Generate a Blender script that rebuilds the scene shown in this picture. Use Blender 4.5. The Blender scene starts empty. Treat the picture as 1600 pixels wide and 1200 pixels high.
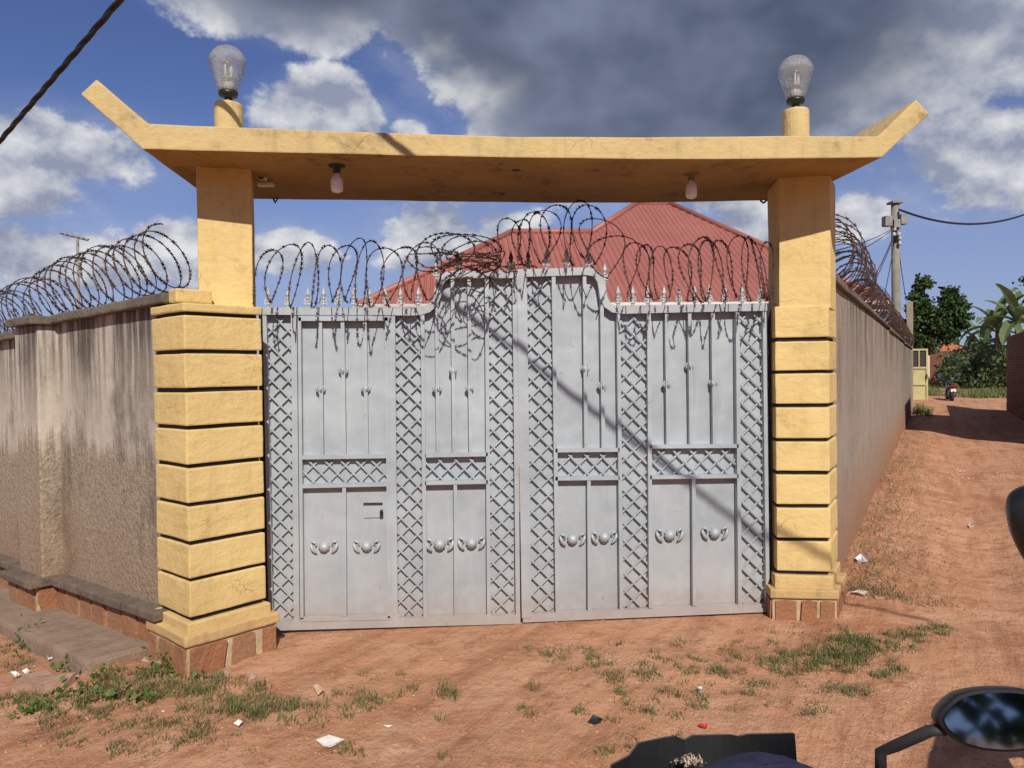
import bpy, bmesh, math, random
from mathutils import Vector, Matrix, noise
R_ = math.radians
random.seed(11)
scn = bpy.context.scene
col = scn.collection

# ------------------------------------------------------------------ camera
FPX, CAMH = 1200.0, 1.65
YAW, PITCH, ROLL = R_(4.7), R_(-1.05), R_(0.8)
FW = Vector((math.sin(YAW)*math.cos(PITCH), math.cos(YAW)*math.cos(PITCH), math.sin(PITCH)))
_r = FW.cross(Vector((0, 0, 1))).normalized(); _u = _r.cross(FW)
CR = _r*math.cos(ROLL) - _u*math.sin(ROLL)
CU = _r*math.sin(ROLL) + _u*math.cos(ROLL)
CP = Vector((0, 0, CAMH))
cam_d = bpy.data.cameras.new('camera'); cam = bpy.data.objects.new('camera', cam_d); col.objects.link(cam)
cam_d.sensor_width = 36.0; cam_d.lens = FPX/1600*36; cam_d.clip_start = 0.05; cam_d.clip_end = 3000
cam.matrix_world = Matrix(((CR.x, CU.x, -FW.x, CP.x), (CR.y, CU.y, -FW.y, CP.y), (CR.z, CU.z, -FW.z, CP.z), (0, 0, 0, 1)))
scn.camera = cam

# pixel -> direction, then a point on a known surface
def ray(x, y): return FW + CR*((x-800)/FPX) + CU*((600-y)/FPX)
def on_ground(x, y, z=0.0):
    d = ray(x, y); return CP + d*((z-CAMH)/d.z)
def on_y(x, y, Y):
    d = ray(x, y); return CP + d*(Y/d.y)
def on_plane(x, y, p, n):
    d = ray(x, y); return CP + d*((Vector(p)-CP).dot(n)/d.dot(n))

# ------------------------------------------------------------------ sun, sky, exposure
SAZ, SEL = R_(5.0), R_(41.0)
SUN = Vector((math.sin(SAZ)*math.cos(SEL), -math.cos(SAZ)*math.cos(SEL), math.sin(SEL)))
sd = bpy.data.lights.new('sun', 'SUN'); sd.energy = 5.0; sd.angle = R_(0.53); sd.color = (1.0, 0.93, 0.82)
so = bpy.data.objects.new('sun', sd); col.objects.link(so); so.location = (0, -10, 20)
so.rotation_euler = (-SUN).to_track_quat('-Z', 'Y').to_euler()
scn.view_settings.view_transform = 'Standard'; scn.view_settings.look = 'None'
scn.view_settings.exposure = -0.06; scn.view_settings.gamma = 1.0; scn.view_settings.use_curve_mapping = False
scn.render.engine = 'CYCLES'
scn.render.resolution_x = 1024; scn.render.resolution_y = 768

world = bpy.data.worlds.new('World'); scn.world = world; world.use_nodes = True
world.cycles.sampling_method = 'MANUAL'; world.cycles.sample_map_resolution = 512

class NT:
    """small node-tree helper"""
    def __init__(s, tree): s.t = tree
    def n(s, typ, **kw):
        nd = s.t.nodes.new(typ)
        for k, v in kw.items():
            if hasattr(nd, k): setattr(nd, k, v)
        return nd
    def put(s, sock, v):
        if hasattr(v, 'bl_idname') and 'Socket' in v.bl_idname: s.t.links.new(v, sock)
        elif v is not None:
            if sock.type == 'RGBA' and len(v) == 3: v = (*v, 1)
            sock.default_value = v
    def math(s, op, a, b=None, c=None, clamp=False):
        nd = s.n('ShaderNodeMath', operation=op, use_clamp=clamp)
        for i, v in enumerate((a, b, c)):
            if v is not None: s.put(nd.inputs[i], v)
        return nd.outputs[0]
    def vm(s, op, a, b=None, out=0):
        nd = s.n('ShaderNodeVectorMath', operation=op); s.put(nd.inputs[0], a)
        if b is not None: s.put(nd.inputs[1], b)
        return nd.outputs[out]
    def scale(s, v, vec): return s.vm('MULTIPLY', v, vec)
    def noise(s, vec, sc, det=4, rough=.55, dist=0.0):
        nd = s.n('ShaderNodeTexNoise'); s.put(nd.inputs['Vector'], vec); s.put(nd.inputs['Scale'], sc)
        nd.inputs['Detail'].default_value = det; nd.inputs['Roughness'].default_value = rough; nd.inputs['Distortion'].default_value = dist
        return nd.outputs[0]
    def vor(s, vec, sc, feat='F1', out='Distance'):
        nd = s.n('ShaderNodeTexVoronoi', feature=feat); s.put(nd.inputs['Vector'], vec); nd.inputs['Scale'].default_value = sc
        return nd.outputs[out]
    def mr(s, v, a, b, c=0.0, d=1.0, smooth=False):
        nd = s.n('ShaderNodeMapRange', interpolation_type='SMOOTHSTEP' if smooth else 'LINEAR'); nd.clamp = True
        for i, x in enumerate((v, a, b, c, d)): s.put(nd.inputs[i], x)
        return nd.outputs[0]
    def mix(s, f, a, b, mode='MIX'):
        nd = s.n('ShaderNodeMix', data_type='RGBA', blend_type=mode); nd.clamp_factor = True
        s.put(nd.inputs[0], f); s.put(nd.inputs[6], a); s.put(nd.inputs[7], b); return nd.outputs[2]
    def sep(s, v):
        nd = s.n('ShaderNodeSeparateXYZ'); s.put(nd.inputs[0], v); return nd.outputs

def build_sky():
    t = NT(world.node_tree); world.node_tree.nodes.clear()
    sky = t.n('ShaderNodeTexSky', sky_type='NISHITA'); sky.sun_disc = False
    sky.sun_elevation = SEL; sky.sun_rotation = math.pi - SAZ
    sky.air_density = 1.0; sky.dust_density = 0.7; sky.ozone_density = 1.6; sky.altitude = 1100
    d = t.vm('NORMALIZE', t.n('ShaderNodeTexCoord').outputs['Generated'])
    X, Y, Z = t.sep(d)
    ds = t.scale(d, (1, 1, 1.35))
    nA = t.noise(ds, 6.0, 7, .60)
    # the same field a little nearer the sun: relief shading of the puffs
    nB = t.noise(t.vm('ADD', ds, (-.004, -.006, .030)), 6.0, 3, .55)
    big = t.noise(t.vm('ADD', ds, (5.3, 2.1, .4)), 1.7, 3, .5)
    fine = t.math('SUBTRACT', nA, .5)
    def lobes(lst):
        acc = None
        for (px, py, r, wt, vz) in lst:
            c = ray(px, py).normalized()
            ln = t.vm('LENGTH', t.scale(t.vm('SUBTRACT', d, tuple(c)), (1, 1, vz)), out=1)
            g = t.mr(ln, 0.0, r/FPX*1.5, wt, 0.0, True)
            acc = g if acc is None else t.math('MAXIMUM', acc, g)
        return acc
    dark = lobes([(1060, 120, 360, 1.55, 1.9), (830, 20, 260, 1.3, 1.5), (1200, 20, 330, 1.4, 1.5), (480, -50, 250, 1.3, 2.6), (700, 20, 150, 1.1, 1.4), (900, -220, 420, 1.4, 1.6), (1400, 60, 120, .8, 1.4)])
    puff = lobes([(510, 192, 125, .92, 1.5), (450, 150, 50, .6, 1.2), (640, 205, 60, .7, 1.6), (860, 200, 100, .85, 1.8), (1590, 60, 120, .9, 1.2), (1510, 128, 75, .8, 1.6), (1550, 245, 210, .78, 2.0), (1430, 270, 130, .7, 2.2), (1340, 330, 80, .85, 1.3), (60, 232, 230, .76, 2.8), (40, 300, 140, .78, 2.2), (90, 405, 200, .76, 2.4), (260, 370, 90, .64, 2.2), (710, 370, 200, .80, 1.8), (450, 390, 130, .72, 2.2), (1190, 340, 110, .75, 1.8)])
    gen = t.mr(big, 0.48, 0.70, 0.0, 0.85, True)
    # the same kind of broken cover goes on where the photograph does not look
    view = t.mr(t.vm('DOT_PRODUCT', d, tuple(FW), 1), 0.70, 0.80, 1.0, 0.35, True)
    cov = t.math('MAXIMUM', t.math('MAXIMUM', dark, puff), t.math('MULTIPLY', gen, view))
    dens = t.math('ADD', cov, t.math('MULTIPLY', fine, 1.6))
    alpha = t.math('MAXIMUM', t.mr(dens, 0.42, 0.60, 0, 1, True), t.math('MULTIPLY', t.mr(cov, .15, .8, 0, 1, True), .32))
    relief = t.math('MULTIPLY', t.math('SUBTRACT', nA, nB), 3.6)
    thick = t.mr(t.math('SUBTRACT', t.math('ADD', dark, t.math('MULTIPLY', fine, 1.1)), t.math('MULTIPLY', relief, .25)), 0.30, 1.10, 0, 1, True)
    lit = t.mr(t.math('ADD', t.math('ADD', .5, relief), t.math('MULTIPLY', fine, .9)), .25, .95, 0, 1)
    white = t.mix(lit, (5.6, 6.3, 8.6), (15.0, 15.2, 15.6))
    grey = t.mix(t.mr(nB, .36, .66), (1.7, 2.15, 3.4), (4.0, 4.7, 6.6))
    cc = t.mix(thick, white, grey)
    horizon = t.mr(Z, 0.0, 0.34, 0.7, 0.0, True)
    base = t.mix(horizon, t.mix(1.0, sky.outputs[0], (1.16, 1.22, 1.75), 'MULTIPLY'), (6.2, 7.4, 11.2))
    out = t.mix(alpha, base, cc)
    bg = t.n('ShaderNodeBackground'); t.put(bg.inputs[0], out); bg.inputs[1].default_value = 0.052
    o = t.n('ShaderNodeOutputWorld'); t.t.links.new(bg.outputs[0], o.inputs[0])
build_sky()

# ------------------------------------------------------------------ materials
MATS = {}
def new_mat(name):
    m = bpy.data.materials.new(name); m.use_nodes = True; m.node_tree.nodes.clear()
    t = NT(m.node_tree)
    b = t.n('ShaderNodeBsdfPrincipled'); o = t.n('ShaderNodeOutputMaterial'); t.t.links.new(b.outputs[0], o.inputs[0])
    pos = t.n('ShaderNodeNewGeometry').outputs['Position']
    MATS[name] = m
    return m, t, b, pos
def bump(t, b, h, dist=.01, strength=1.0):
    bn = t.n('ShaderNodeBump'); bn.inputs['Distance'].default_value = dist; bn.inputs['Strength'].default_value = strength
    t.put(bn.inputs['Height'], h); t.t.links.new(bn.outputs[0], b.inputs['Normal'])
def simple(name, c1, c2=None, sc=6.0, rough=.7, metal=0.0, bd=0.0, bsc=40.0, spec=.4, per_obj=0.0, **kw):
    m, t, b, pos = new_mat(name)
    c2 = c2 or tuple(x*.75 for x in c1)
    f = t.mr(t.noise(pos, sc, 6, .6), .3, .7)
    c = t.mix(f, c1, c2)
    if per_obj:
        oi = t.n('ShaderNodeObjectInfo').outputs['Random']
        c = t.mix(t.math('MULTIPLY', oi, per_obj), c, tuple(x*.45 for x in c2))
    t.put(b.inputs['Base Color'], c); b.inputs['Roughness'].default_value = rough; b.inputs['Metallic'].default_value = metal
    b.inputs['Specular IOR Level'].default_value = spec
    if bd: bump(t, b, t.noise(pos, bsc, 5, .6), bd)
    for k, v in kw.items(): b.inputs[k].default_value = v
    return m

def mat_plaster(name, c_a, c_b, c_dirt, dirt=0.5, scuff=.5):
    m, t, b, pos = new_mat(name)
    X, Y, Z = t.sep(pos)
    n1 = t.noise(pos, 2.2, 5, .6); n2 = t.noise(pos, 11, 6, .65); n3 = t.noise(t.scale(pos, (9, 9, 1.2)), 1.5, 5, .6)
    c = t.mix(t.mr(n1, .3, .7), c_a, c_b)
    c = t.mix(t.math('MULTIPLY', t.mr(n3, .52, .75), .35*scuff), c, c_dirt)
    blot = t.mr(t.math('MULTIPLY', t.mr(n2, .5, .72), t.mr(n1, .42, .7)), 0.05, .6)
    c = t.mix(t.math('MULTIPLY', blot, dirt), c, c_dirt)
    # hairline cracks and chips
    cr = t.vor(t.vm('ADD', pos, t.scale(t.n('ShaderNodeTexNoise').outputs[1], (.1, .1, .1))), 5.5, 'DISTANCE_TO_EDGE')
    crack = t.math('MULTIPLY', t.mr(cr, 0.0, .008, 1, 0), t.mr(t.noise(pos, 3.1, 3), .56, .68))
    c = t.mix(t.math('MULTIPLY', crack, .3), c, tuple(x*.5 for x in c_dirt))
    splash = t.math('MULTIPLY', t.mr(t.math('ADD', Z, t.math('MULTIPLY', t.math('SUBTRACT', n2, .5), .5)), .05, .45, 1, 0), .55)
    c = t.mix(splash, c, (.36, .20, .10))
    t.put(b.inputs['Base Color'], c); b.inputs['Roughness'].default_value = .82; b.inputs['Specular IOR Level'].default_value = .25
    h = t.math('ADD', t.math('MULTIPLY', t.noise(pos, 28, 6, .6), .6), t.math('MULTIPLY', t.noise(t.scale(pos, (1, 1, 2.2)), 6, 4), 1.0))
    h = t.math('SUBTRACT', h, t.math('MULTIPLY', crack, .4))
    bump(t, b, h, .008)
    return m
mat_plaster('plaster', (.71, .535, .235), (.635, .465, .195), (.33, .235, .12), .42, .75)
mat_plaster('plaster_beam', (.60, .455, .215), (.52, .385, .175), (.23, .165, .088), .6, 1.0)
mat_plaster('plaster_worn', (.66, .48, .21), (.56, .40, .17), (.17, .145, .125), 1.0, 1.4)
mat_plaster('soffit', (.40, .25, .085), (.29, .175, .06), (.10, .06, .03), .85, .6)  # beam yellow with the underside's shade put into the colour, plus stains
simple('groove_black', (.012, .011, .011), (.02, .018, .017), rough=.8)

def mat_wall(name, lane):
    m, t, b, pos = new_mat(name)
    X, Y, Z = t.sep(pos)
    n1 = t.noise(pos, 1.3, 5, .6); n2 = t.noise(pos, 9, 6, .65); nf = t.noise(pos, 85, 3, .7); nm = t.noise(pos, 38, 3, .6)
    stre = t.noise(t.scale(pos, (2.3, 2.3, .2) if lane else (4.2, 4.2, .22)), 1.6, 6, .66)
    stre2 = t.noise(t.scale(pos, (8, 8, .8) if lane else (13, 13, .5)), 1.3, 5, .65)
    if lane:
        c = t.mix(t.mr(n1, .3, .7), (.37, .318, .262), (.30, .255, .205))
        c = t.mix(t.math('MULTIPLY', t.math('MULTIPLY', t.mr(stre2, .56, .72), t.mr(n2, .4, .6)), .5), c, (.40, .35, .30))
        c = t.mix(t.math('MULTIPLY', t.mr(t.noise(pos, 3.3, 6, .7), .5, .68), .4), c, (.17, .14, .11))
        c = t.mix(t.math('MULTIPLY', t.math('MULTIPLY', t.mr(Z, 1.2, 2.2), t.mr(stre, .46, .58)), .8), c, (.085, .074, .062))
        foot = t.mr(t.math('ADD', Z, t.math('MULTIPLY', t.math('SUBTRACT', n1, .5), 1.0)), .15, .85, 1, 0)
        c = t.mix(t.math('MULTIPLY', foot, .8), c, (.33, .165, .085))
        rough_f = .8
    else:
        edge = t.math('ADD', 1.18, t.math('ADD', t.math('MULTIPLY', t.math('SUBTRACT', n1, .5), .7), t.math('MULTIPLY', t.math('SUBTRACT', stre2, .5), .6)))
        low = t.mr(t.math('SUBTRACT', edge, Z), -.10, .12, 0, 1, True)
        up = t.mix(t.mr(n2, .3, .72), (.54, .485, .415), (.45, .40, .335))
        lw = t.mix(t.mr(nm, .35, .65), (.385, .32, .245), (.25, .20, .148))
        c = t.mix(low, up, lw)
        top = t.math('MULTIPLY', t.mr(t.math('ADD', Z, t.math('MULTIPLY', n1, .5)), 1.45, 2.2), t.mr(stre, .44, .56))
        c = t.mix(t.math('MULTIPLY', top, .88), c, (.06, .052, .042))
        blot = t.math('MULTIPLY', t.mr(t.noise(t.scale(pos, (1, 1, .55)), 1.9, 7, .7), .52, .66), .7)
        c = t.mix(blot, c, (.095, .080, .060))
        c = t.mix(t.math('MULTIPLY', t.mr(stre2, .6, .74), .4), c, (.42, .37, .31))
        foot = t.mr(t.math('ADD', Z, t.math('MULTIPLY', t.math('SUBTRACT', n1, .5), .8)), .1, .75, 1, 0)
        c = t.mix(t.math('MULTIPLY', foot, .45), c, (.30, .165, .085))
    t.put(b.inputs['Base Color'], c); b.inputs['Roughness'].default_value = .9; b.inputs['Specular IOR Level'].default_value = .2
    h = t.math('ADD', t.math('MULTIPLY', nf, .5), nm)
    if not lane: h = t.math('MULTIPLY', h, t.math('ADD', t.math('MULTIPLY', low, .85), .15))
    else: h = t.math('MULTIPLY', h, .6)
    bump(t, b, t.math('ADD', h, t.math('MULTIPLY', n2, .5)), .012)
    return m
mat_wall('wall_stained', False); mat_wall('wall_lane', True)

def mat_coping(name, c1, c2):
    m, t, b, pos = new_mat(name)
    n1 = t.noise(pos, 5, 6, .65); n2 = t.noise(pos, 23, 5, .65)
    c = t.mix(t.mr(n1, .35, .65), c1, c2); c = t.mix(t.mr(n2, .55, .72), c, (.045, .042, .03))
    c = t.mix(t.math('MULTIPLY', t.mr(t.noise(pos, 3.2, 4), .58, .7), .6), c, (.11, .12, .045))
    t.put(b.inputs['Base Color'], c); b.inputs['Roughness'].default_value = .95
    bump(t, b, t.math('ADD', n2, n1), .012)
mat_coping('coping', (.21, .175, .14), (.11, .092, .075))
mat_coping('ledge', (.19, .135, .10), (.10, .074, .057))

def mat_gate():
    m, t, b, pos = new_mat('gate_paint')
    X, Y, Z = t.sep(pos)
    n1 = t.noise(pos, 2.4, 5, .6); n2 = t.noise(pos, 14, 6, .65); st = t.noise(t.scale(pos, (5, 5, .8)), 2.0, 5, .6)
    c = t.mix(t.mr(n1, .3, .7), (.43, .475, .51), (.32, .36, .39))
    c = t.mix(t.math('MULTIPLY', t.mr(st, .52, .72), .35), c, (.50, .53, .54))
    dust = t.mr(t.math('ADD', t.math('ADD', Z, t.math('MULTIPLY', t.math('SUBTRACT', n1, .5), 1.6)), t.math('MULTIPLY', t.math('SUBTRACT', st, .5), 1.0)), .0, .75, 1, 0)
    c = t.mix(t.math('MULTIPLY', dust, .22), c, (.42, .31, .24))
    spot = t.math('MULTIPLY', t.mr(n2, .62, .72), t.mr(t.noise(pos, 3.7, 4), .5, .62))
    c = t.mix(t.math('MULTIPLY', spot, .6), c, (.20, .12, .075))
    mud = t.math('MULTIPLY', t.mr(t.math('ADD', Z, t.math('MULTIPLY', t.math('SUBTRACT', n2, .5), .35)), .03, .20, 1, 0), .30)
    c = t.mix(mud, c, (.36, .215, .14))
    run = t.math('MULTIPLY', t.mr(t.noise(t.scale(pos, (26, 26, .9)), 1.0, 4, .6), .66, .76), t.mr(t.noise(pos, 1.6, 3), .5, .6))
    c = t.mix(t.math('MULTIPLY', run, .4), c, (.24, .17, .125))
    t.put(b.inputs['Base Color'], c)
    t.put(b.inputs['Roughness'], t.mr(n2, .3, .7, .42, .62)); b.inputs['Specular IOR Level'].default_value = .45; b.inputs['Metallic'].default_value = .15
    bump(t, b, t.math('ADD', t.math('MULTIPLY', t.noise(pos, 2.6, 2), 3.2), t.math('MULTIPLY', n2, .18)), .007)
mat_gate()
simple('finial_paint', (.50, .53, .54), (.36, .38, .39), 60, .55, .1)
simple('finial_green', (.06, .10, .07), (.03, .04, .03), 60, .6)
simple('dark_steel', (.045, .05, .055), (.03, .032, .035), 8, .5, .4)
simple('wire_rust', (.045, .034, .031), (.085, .034, .022), 9, .6, .5, spec=.4)
simple('rubber_cable', (.014, .014, .016), (.02, .02, .022), 12, .6)
simple('thin_cable', (.05, .055, .065), (.035, .04, .05), 3, .6)
simple('mortar', (.55, .44, .27), (.34, .26, .16), 22, .95, bd=.004)
def mat_stone():
    m, t, b, pos = new_mat('stone_orange')
    oi = t.n('ShaderNodeObjectInfo').outputs['Random']
    n = t.noise(pos, 8, 7, .68); n2 = t.noise(pos, 40, 5, .6)
    c = t.mix(t.mr(n, .3, .7), (.36, .150, .068), (.26, .105, .052))
    c = t.mix(t.math('MULTIPLY', oi, .55), c, (.30, .185, .10))
    c = t.mix(t.mr(n2, .6, .75), c, (.16, .105, .07))
    t.put(b.inputs['Base Color'], c); b.inputs['Roughness'].default_value = .92
    bump(t, b, t.math('ADD', n, t.math('MULTIPLY', n2, .4)), .02)
mat_stone()
def mat_soil():
    m, t, b, pos = new_mat('soil')
    n0 = t.noise(pos, .5, 5, .6); n1 = t.noise(pos, 2.0, 6, .64); nm = t.noise(t.vm('ADD', pos, (4, 9, 0)), 5.5, 6, .66); n2 = t.noise(pos, 15, 6, .7); n3 = t.noise(pos, 85, 4, .7)
    track = t.noise(t.vm('ADD', t.scale(pos, (1.0, 4.5, 1)), (3, 1, 0)), 1.5, 6, .66)
    c = t.mix(t.mr(n0, .38, .62), (.56, .295, .170), (.43, .205, .112))
    c = t.mix(t.math('MULTIPLY', t.mr(n1, .46, .62), .75), c, (.60, .35, .22))
    c = t.mix(t.math('MULTIPLY', t.mr(track, .50, .64), .5), c, (.34, .152, .080))
    rut = t.n('ShaderNodeCombineXYZ'); t.put(rut.inputs[0], t.math('MULTIPLY', t.vm('DOT_PRODUCT', pos, (.551, .834, 0), 1), .28)); t.put(rut.inputs[1], t.math('MULTIPLY', t.vm('DOT_PRODUCT', pos, (.834, -.551, 0), 1), 2.6))
    nr = t.noise(rut.outputs[0], 1.5, 6, .68)
    c = t.mix(t.math('MULTIPLY', t.mr(nr, .50, .62), .5), c, (.285, .125, .066))
    c = t.mix(t.math('MULTIPLY', t.mr(nr, .46, .36), .5), c, (.57, .33, .205))
    c = t.mix(t.math('MULTIPLY', t.mr(nm, .54, .66), .6), c, (.29, .130, .070))
    c = t.mix(t.math('MULTIPLY', t.mr(n2, .55, .70), .5), c, (.22, .10, .056))
    c = t.mix(t.math('MULTIPLY', t.mr(n3, .62, .74), .5), c, (.56, .37, .25))
    t.put(b.inputs['Base Color'], c); b.inputs['Roughness'].default_value = .97; b.inputs['Specular IOR Level'].default_value = .15
    h = t.math('ADD', t.math('ADD', t.math('ADD', t.math('MULTIPLY', nm, 1.1), t.math('MULTIPLY', nr, -1.5)), t.math('MULTIPLY', n2, 1.3)), t.math('MULTIPLY', n3, .4))
    bump(t, b, h, .019)
mat_soil()
simple('pebble', (.42, .22, .13), (.30, .15, .085), 30, .95, per_obj=0)
simple('chip_pale', (.54, .46, .38), (.42, .32, .24), 30, .9)
def mat_leafy(name, a, bb, trans=.25, sc=7):
    m, t, b, pos = new_mat(name)
    f = t.mr(t.noise(pos, sc, 4, .6), .3, .7)
    t.put(b.inputs['Base Color'], t.mix(f, a, bb)); b.inputs['Roughness'].default_value = .6; b.inputs['Specular IOR Level'].default_value = .3
    tr = t.n('ShaderNodeBsdfTranslucent'); t.put(tr.inputs[0], t.mix(f, tuple(x*1.2 for x in a), bb))
    ms = t.n('ShaderNodeMixShader'); ms.inputs[0].default_value = trans
    t.t.links.new(b.outputs[0], ms.inputs[1]); t.t.links.new(tr.outputs[0], ms.inputs[2])
    o = [n for n in t.t.nodes if n.bl_idname == 'ShaderNodeOutputMaterial'][0]; t.t.links.new(ms.outputs[0], o.inputs[0])
mat_leafy('grass', (.095, .145, .038), (.21, .215, .085), .25, 9)
mat_leafy('grass_dry', (.26, .19, .105), (.17, .12, .06), .15, 9)
mat_leafy('weed', (.075, .135, .028), (.17, .22, .05), .3, 9)
mat_leafy('leaf_dark', (.018, .042, .012), (.045, .085, .022), .2, 2)
mat_leafy('leaf_tree', (.026, .058, .016), (.065, .11, .032), .22, 1.5)
mat_leafy('leaf_mid', (.07, .11, .038), (.13, .165, .07), .25, 2)
mat_leafy('banana_leaf', (.085, .15, .05), (.17, .235, .10), .3, 1.5)
simple('bark', (.10, .075, .05), (.05, .038, .028), 12, .95, bd=.02)
simple('stalk', (.13, .15, .06), (.19, .15, .08), 5, .8)
def mat_roof():
    m, t, b, pos = new_mat('roof_red')
    n = t.noise(pos, 1.2, 5, .6); n2 = t.noise(t.scale(pos, (6, 1, 1)), 1.5, 5, .6)
    c = t.mix(t.mr(n, .3, .7), (.37, .137, .108), (.31, .108, .086))
    c = t.mix(t.math('MULTIPLY', t.mr(n2, .5, .75), .35), c, (.42, .17, .14))
    t.put(b.inputs['Base Color'], c); b.inputs['Roughness'].default_value = .55; b.inputs['Metallic'].default_value = .1
mat_roof()
simple('roof_orange', (.46, .15, .07), (.36, .11, .05), 3, .8)
simple('house_wall', (.55, .50, .42), (.48, .43, .36), 2, .9)
simple('gutter_white', (.62, .58, .54), (.5, .46, .42), 3, .6)
simple('brick', (.26, .105, .060), (.18, .075, .045), 5, .95, bd=.01, per_obj=0)
simple('brick_joint', (.36, .27, .20), (.27, .2, .15), 8, .95)
simple('pole_grey', (.27, .25, .21), (.18, .165, .14), 5, .85)
simple('box_grey', (.30, .30, .28), (.17, .17, .16), 6, .7)
simple('porcelain', (.5, .49, .46), (.36, .35, .33), 10, .3)
simple('door_cream', (.50, .45, .22), (.42, .37, .17), 3, .7)
simple('door_dark', (.03, .025, .02), (.045, .035, .03), 3, .7)
simple('black_plastic', (.013, .013, .014), (.02, .02, .021), 20, .38, spec=.5)
simple('matte_plastic', (.028, .028, .030), (.040, .038, .037), 14, .6, spec=.35)
simple('grey_plastic', (.075, .082, .088), (.055, .060, .065), 14, .5)
simple('navy_cloth', (.012, .014, .040), (.020, .022, .052), 9, .85, bd=.004, bsc=25)
simple('chrome', (.6, .6, .62), (.45, .45, .46), 12, .22, 1.0)
simple('tyre', (.02, .019, .018), (.05, .035, .027), 14, .9)
simple('engine_grey', (.16, .16, .16), (.1, .1, .1), 14, .5, .7)
simple('tank_paint', (.02, .02, .024), (.03, .03, .034), 3, .25, spec=.6)
simple('red_lens', (.45, .02, .02), (.3, .015, .015), 10, .25)
simple('plate_white', (.75, .75, .72), (.65, .65, .6), 10, .5)
simple('mirror_glass', (.24, .34, .47), (.21, .30, .43), 4, .04, 1.0)  # blue tint stands in for the reflection of a blue-clad rider
simple('tin_white', (.70, .69, .66), (.58, .56, .52), 20, .4)
simple('lens_black', (.008, .008, .01), (.012, .012, .014), 20, .12)
simple('paper', (.78, .76, .72), (.66, .62, .56), 12, .85)
simple('paper_tan', (.58, .42, .27), (.5, .34, .2), 12, .9)
simple('plastic_blue', (.55, .66, .78), (.65, .72, .78), 12, .4)
simple('plastic_red', (.55, .03, .035), (.4, .02, .03), 12, .45)
simple('slab_stone', (.40, .25, .175), (.30, .18, .12), 9, .95, bd=.01)
simple('fluff', (.55, .42, .32), (.42, .31, .22), 40, .95)
def mat_bulb():
    m, t, b, pos = new_mat('bulb_white')
    b.inputs['Base Color'].default_value = (.82, .80, .78, 1); b.inputs['Roughness'].default_value = .3
    b.inputs['Subsurface Weight'].default_value = 0.0
    m, t, b, pos = new_mat('globe_glass')
    gl = t.n('ShaderNodeBsdfGlass'); gl.inputs['IOR'].default_value = 1.15; gl.inputs['Roughness'].default_value = .08; gl.inputs['Color'].default_value = (.93, .94, .95, 1)
    tp = t.n('ShaderNodeBsdfTransparent'); tp.inputs[0].default_value = (.9, .9, .9, 1)
    df = t.n('ShaderNodeBsdfDiffuse'); df.inputs[0].default_value = (.40, .40, .39, 1)
    m1 = t.n('ShaderNodeMixShader'); m1.inputs[0].default_value = .55; t.t.links.new(tp.outputs[0], m1.inputs[1]); t.t.links.new(gl.outputs[0], m1.inputs[2])
    m2 = t.n('ShaderNodeMixShader'); t.put(m2.inputs[0], t.mr(t.noise(pos, 9, 5), .35, .7, .26, .50)); t.t.links.new(m1.outputs[0], m2.inputs[1]); t.t.links.new(df.outputs[0], m2.inputs[2])
    o = [n for n in t.t.nodes if n.bl_idname == 'ShaderNodeOutputMaterial'][0]; t.t.links.new(m2.outputs[0], o.inputs[0])
mat_bulb()

# ------------------------------------------------------------------ mesh helpers
def V(*a): return Vector(a)
BASE = {}
def thing(name, label, cat, loc=(0, 0, 0), group=None):
    o = bpy.data.objects.new(name, None); col.objects.link(o); o.location = loc; o.empty_display_size = .1
    o['label'] = label; o['category'] = cat
    if group: o['group'] = group
    BASE[o] = Vector(loc); return o
def tag(o, label, cat, group=None):
    o['label'] = label; o['category'] = cat
    if group: o['group'] = group
    return o
def base_of(p):
    while p is not None and p not in BASE: p = p.parent
    return BASE.get(p, Vector((0, 0, 0)))
def link_mesh(name, me, mat, parent=None, kind=None):
    o = bpy.data.objects.new(name, me); col.objects.link(o)
    if mat and not me.materials: me.materials.append(MATS[mat])
    if parent is not None: o.parent = parent
    if kind: o['kind'] = kind
    return o

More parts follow.
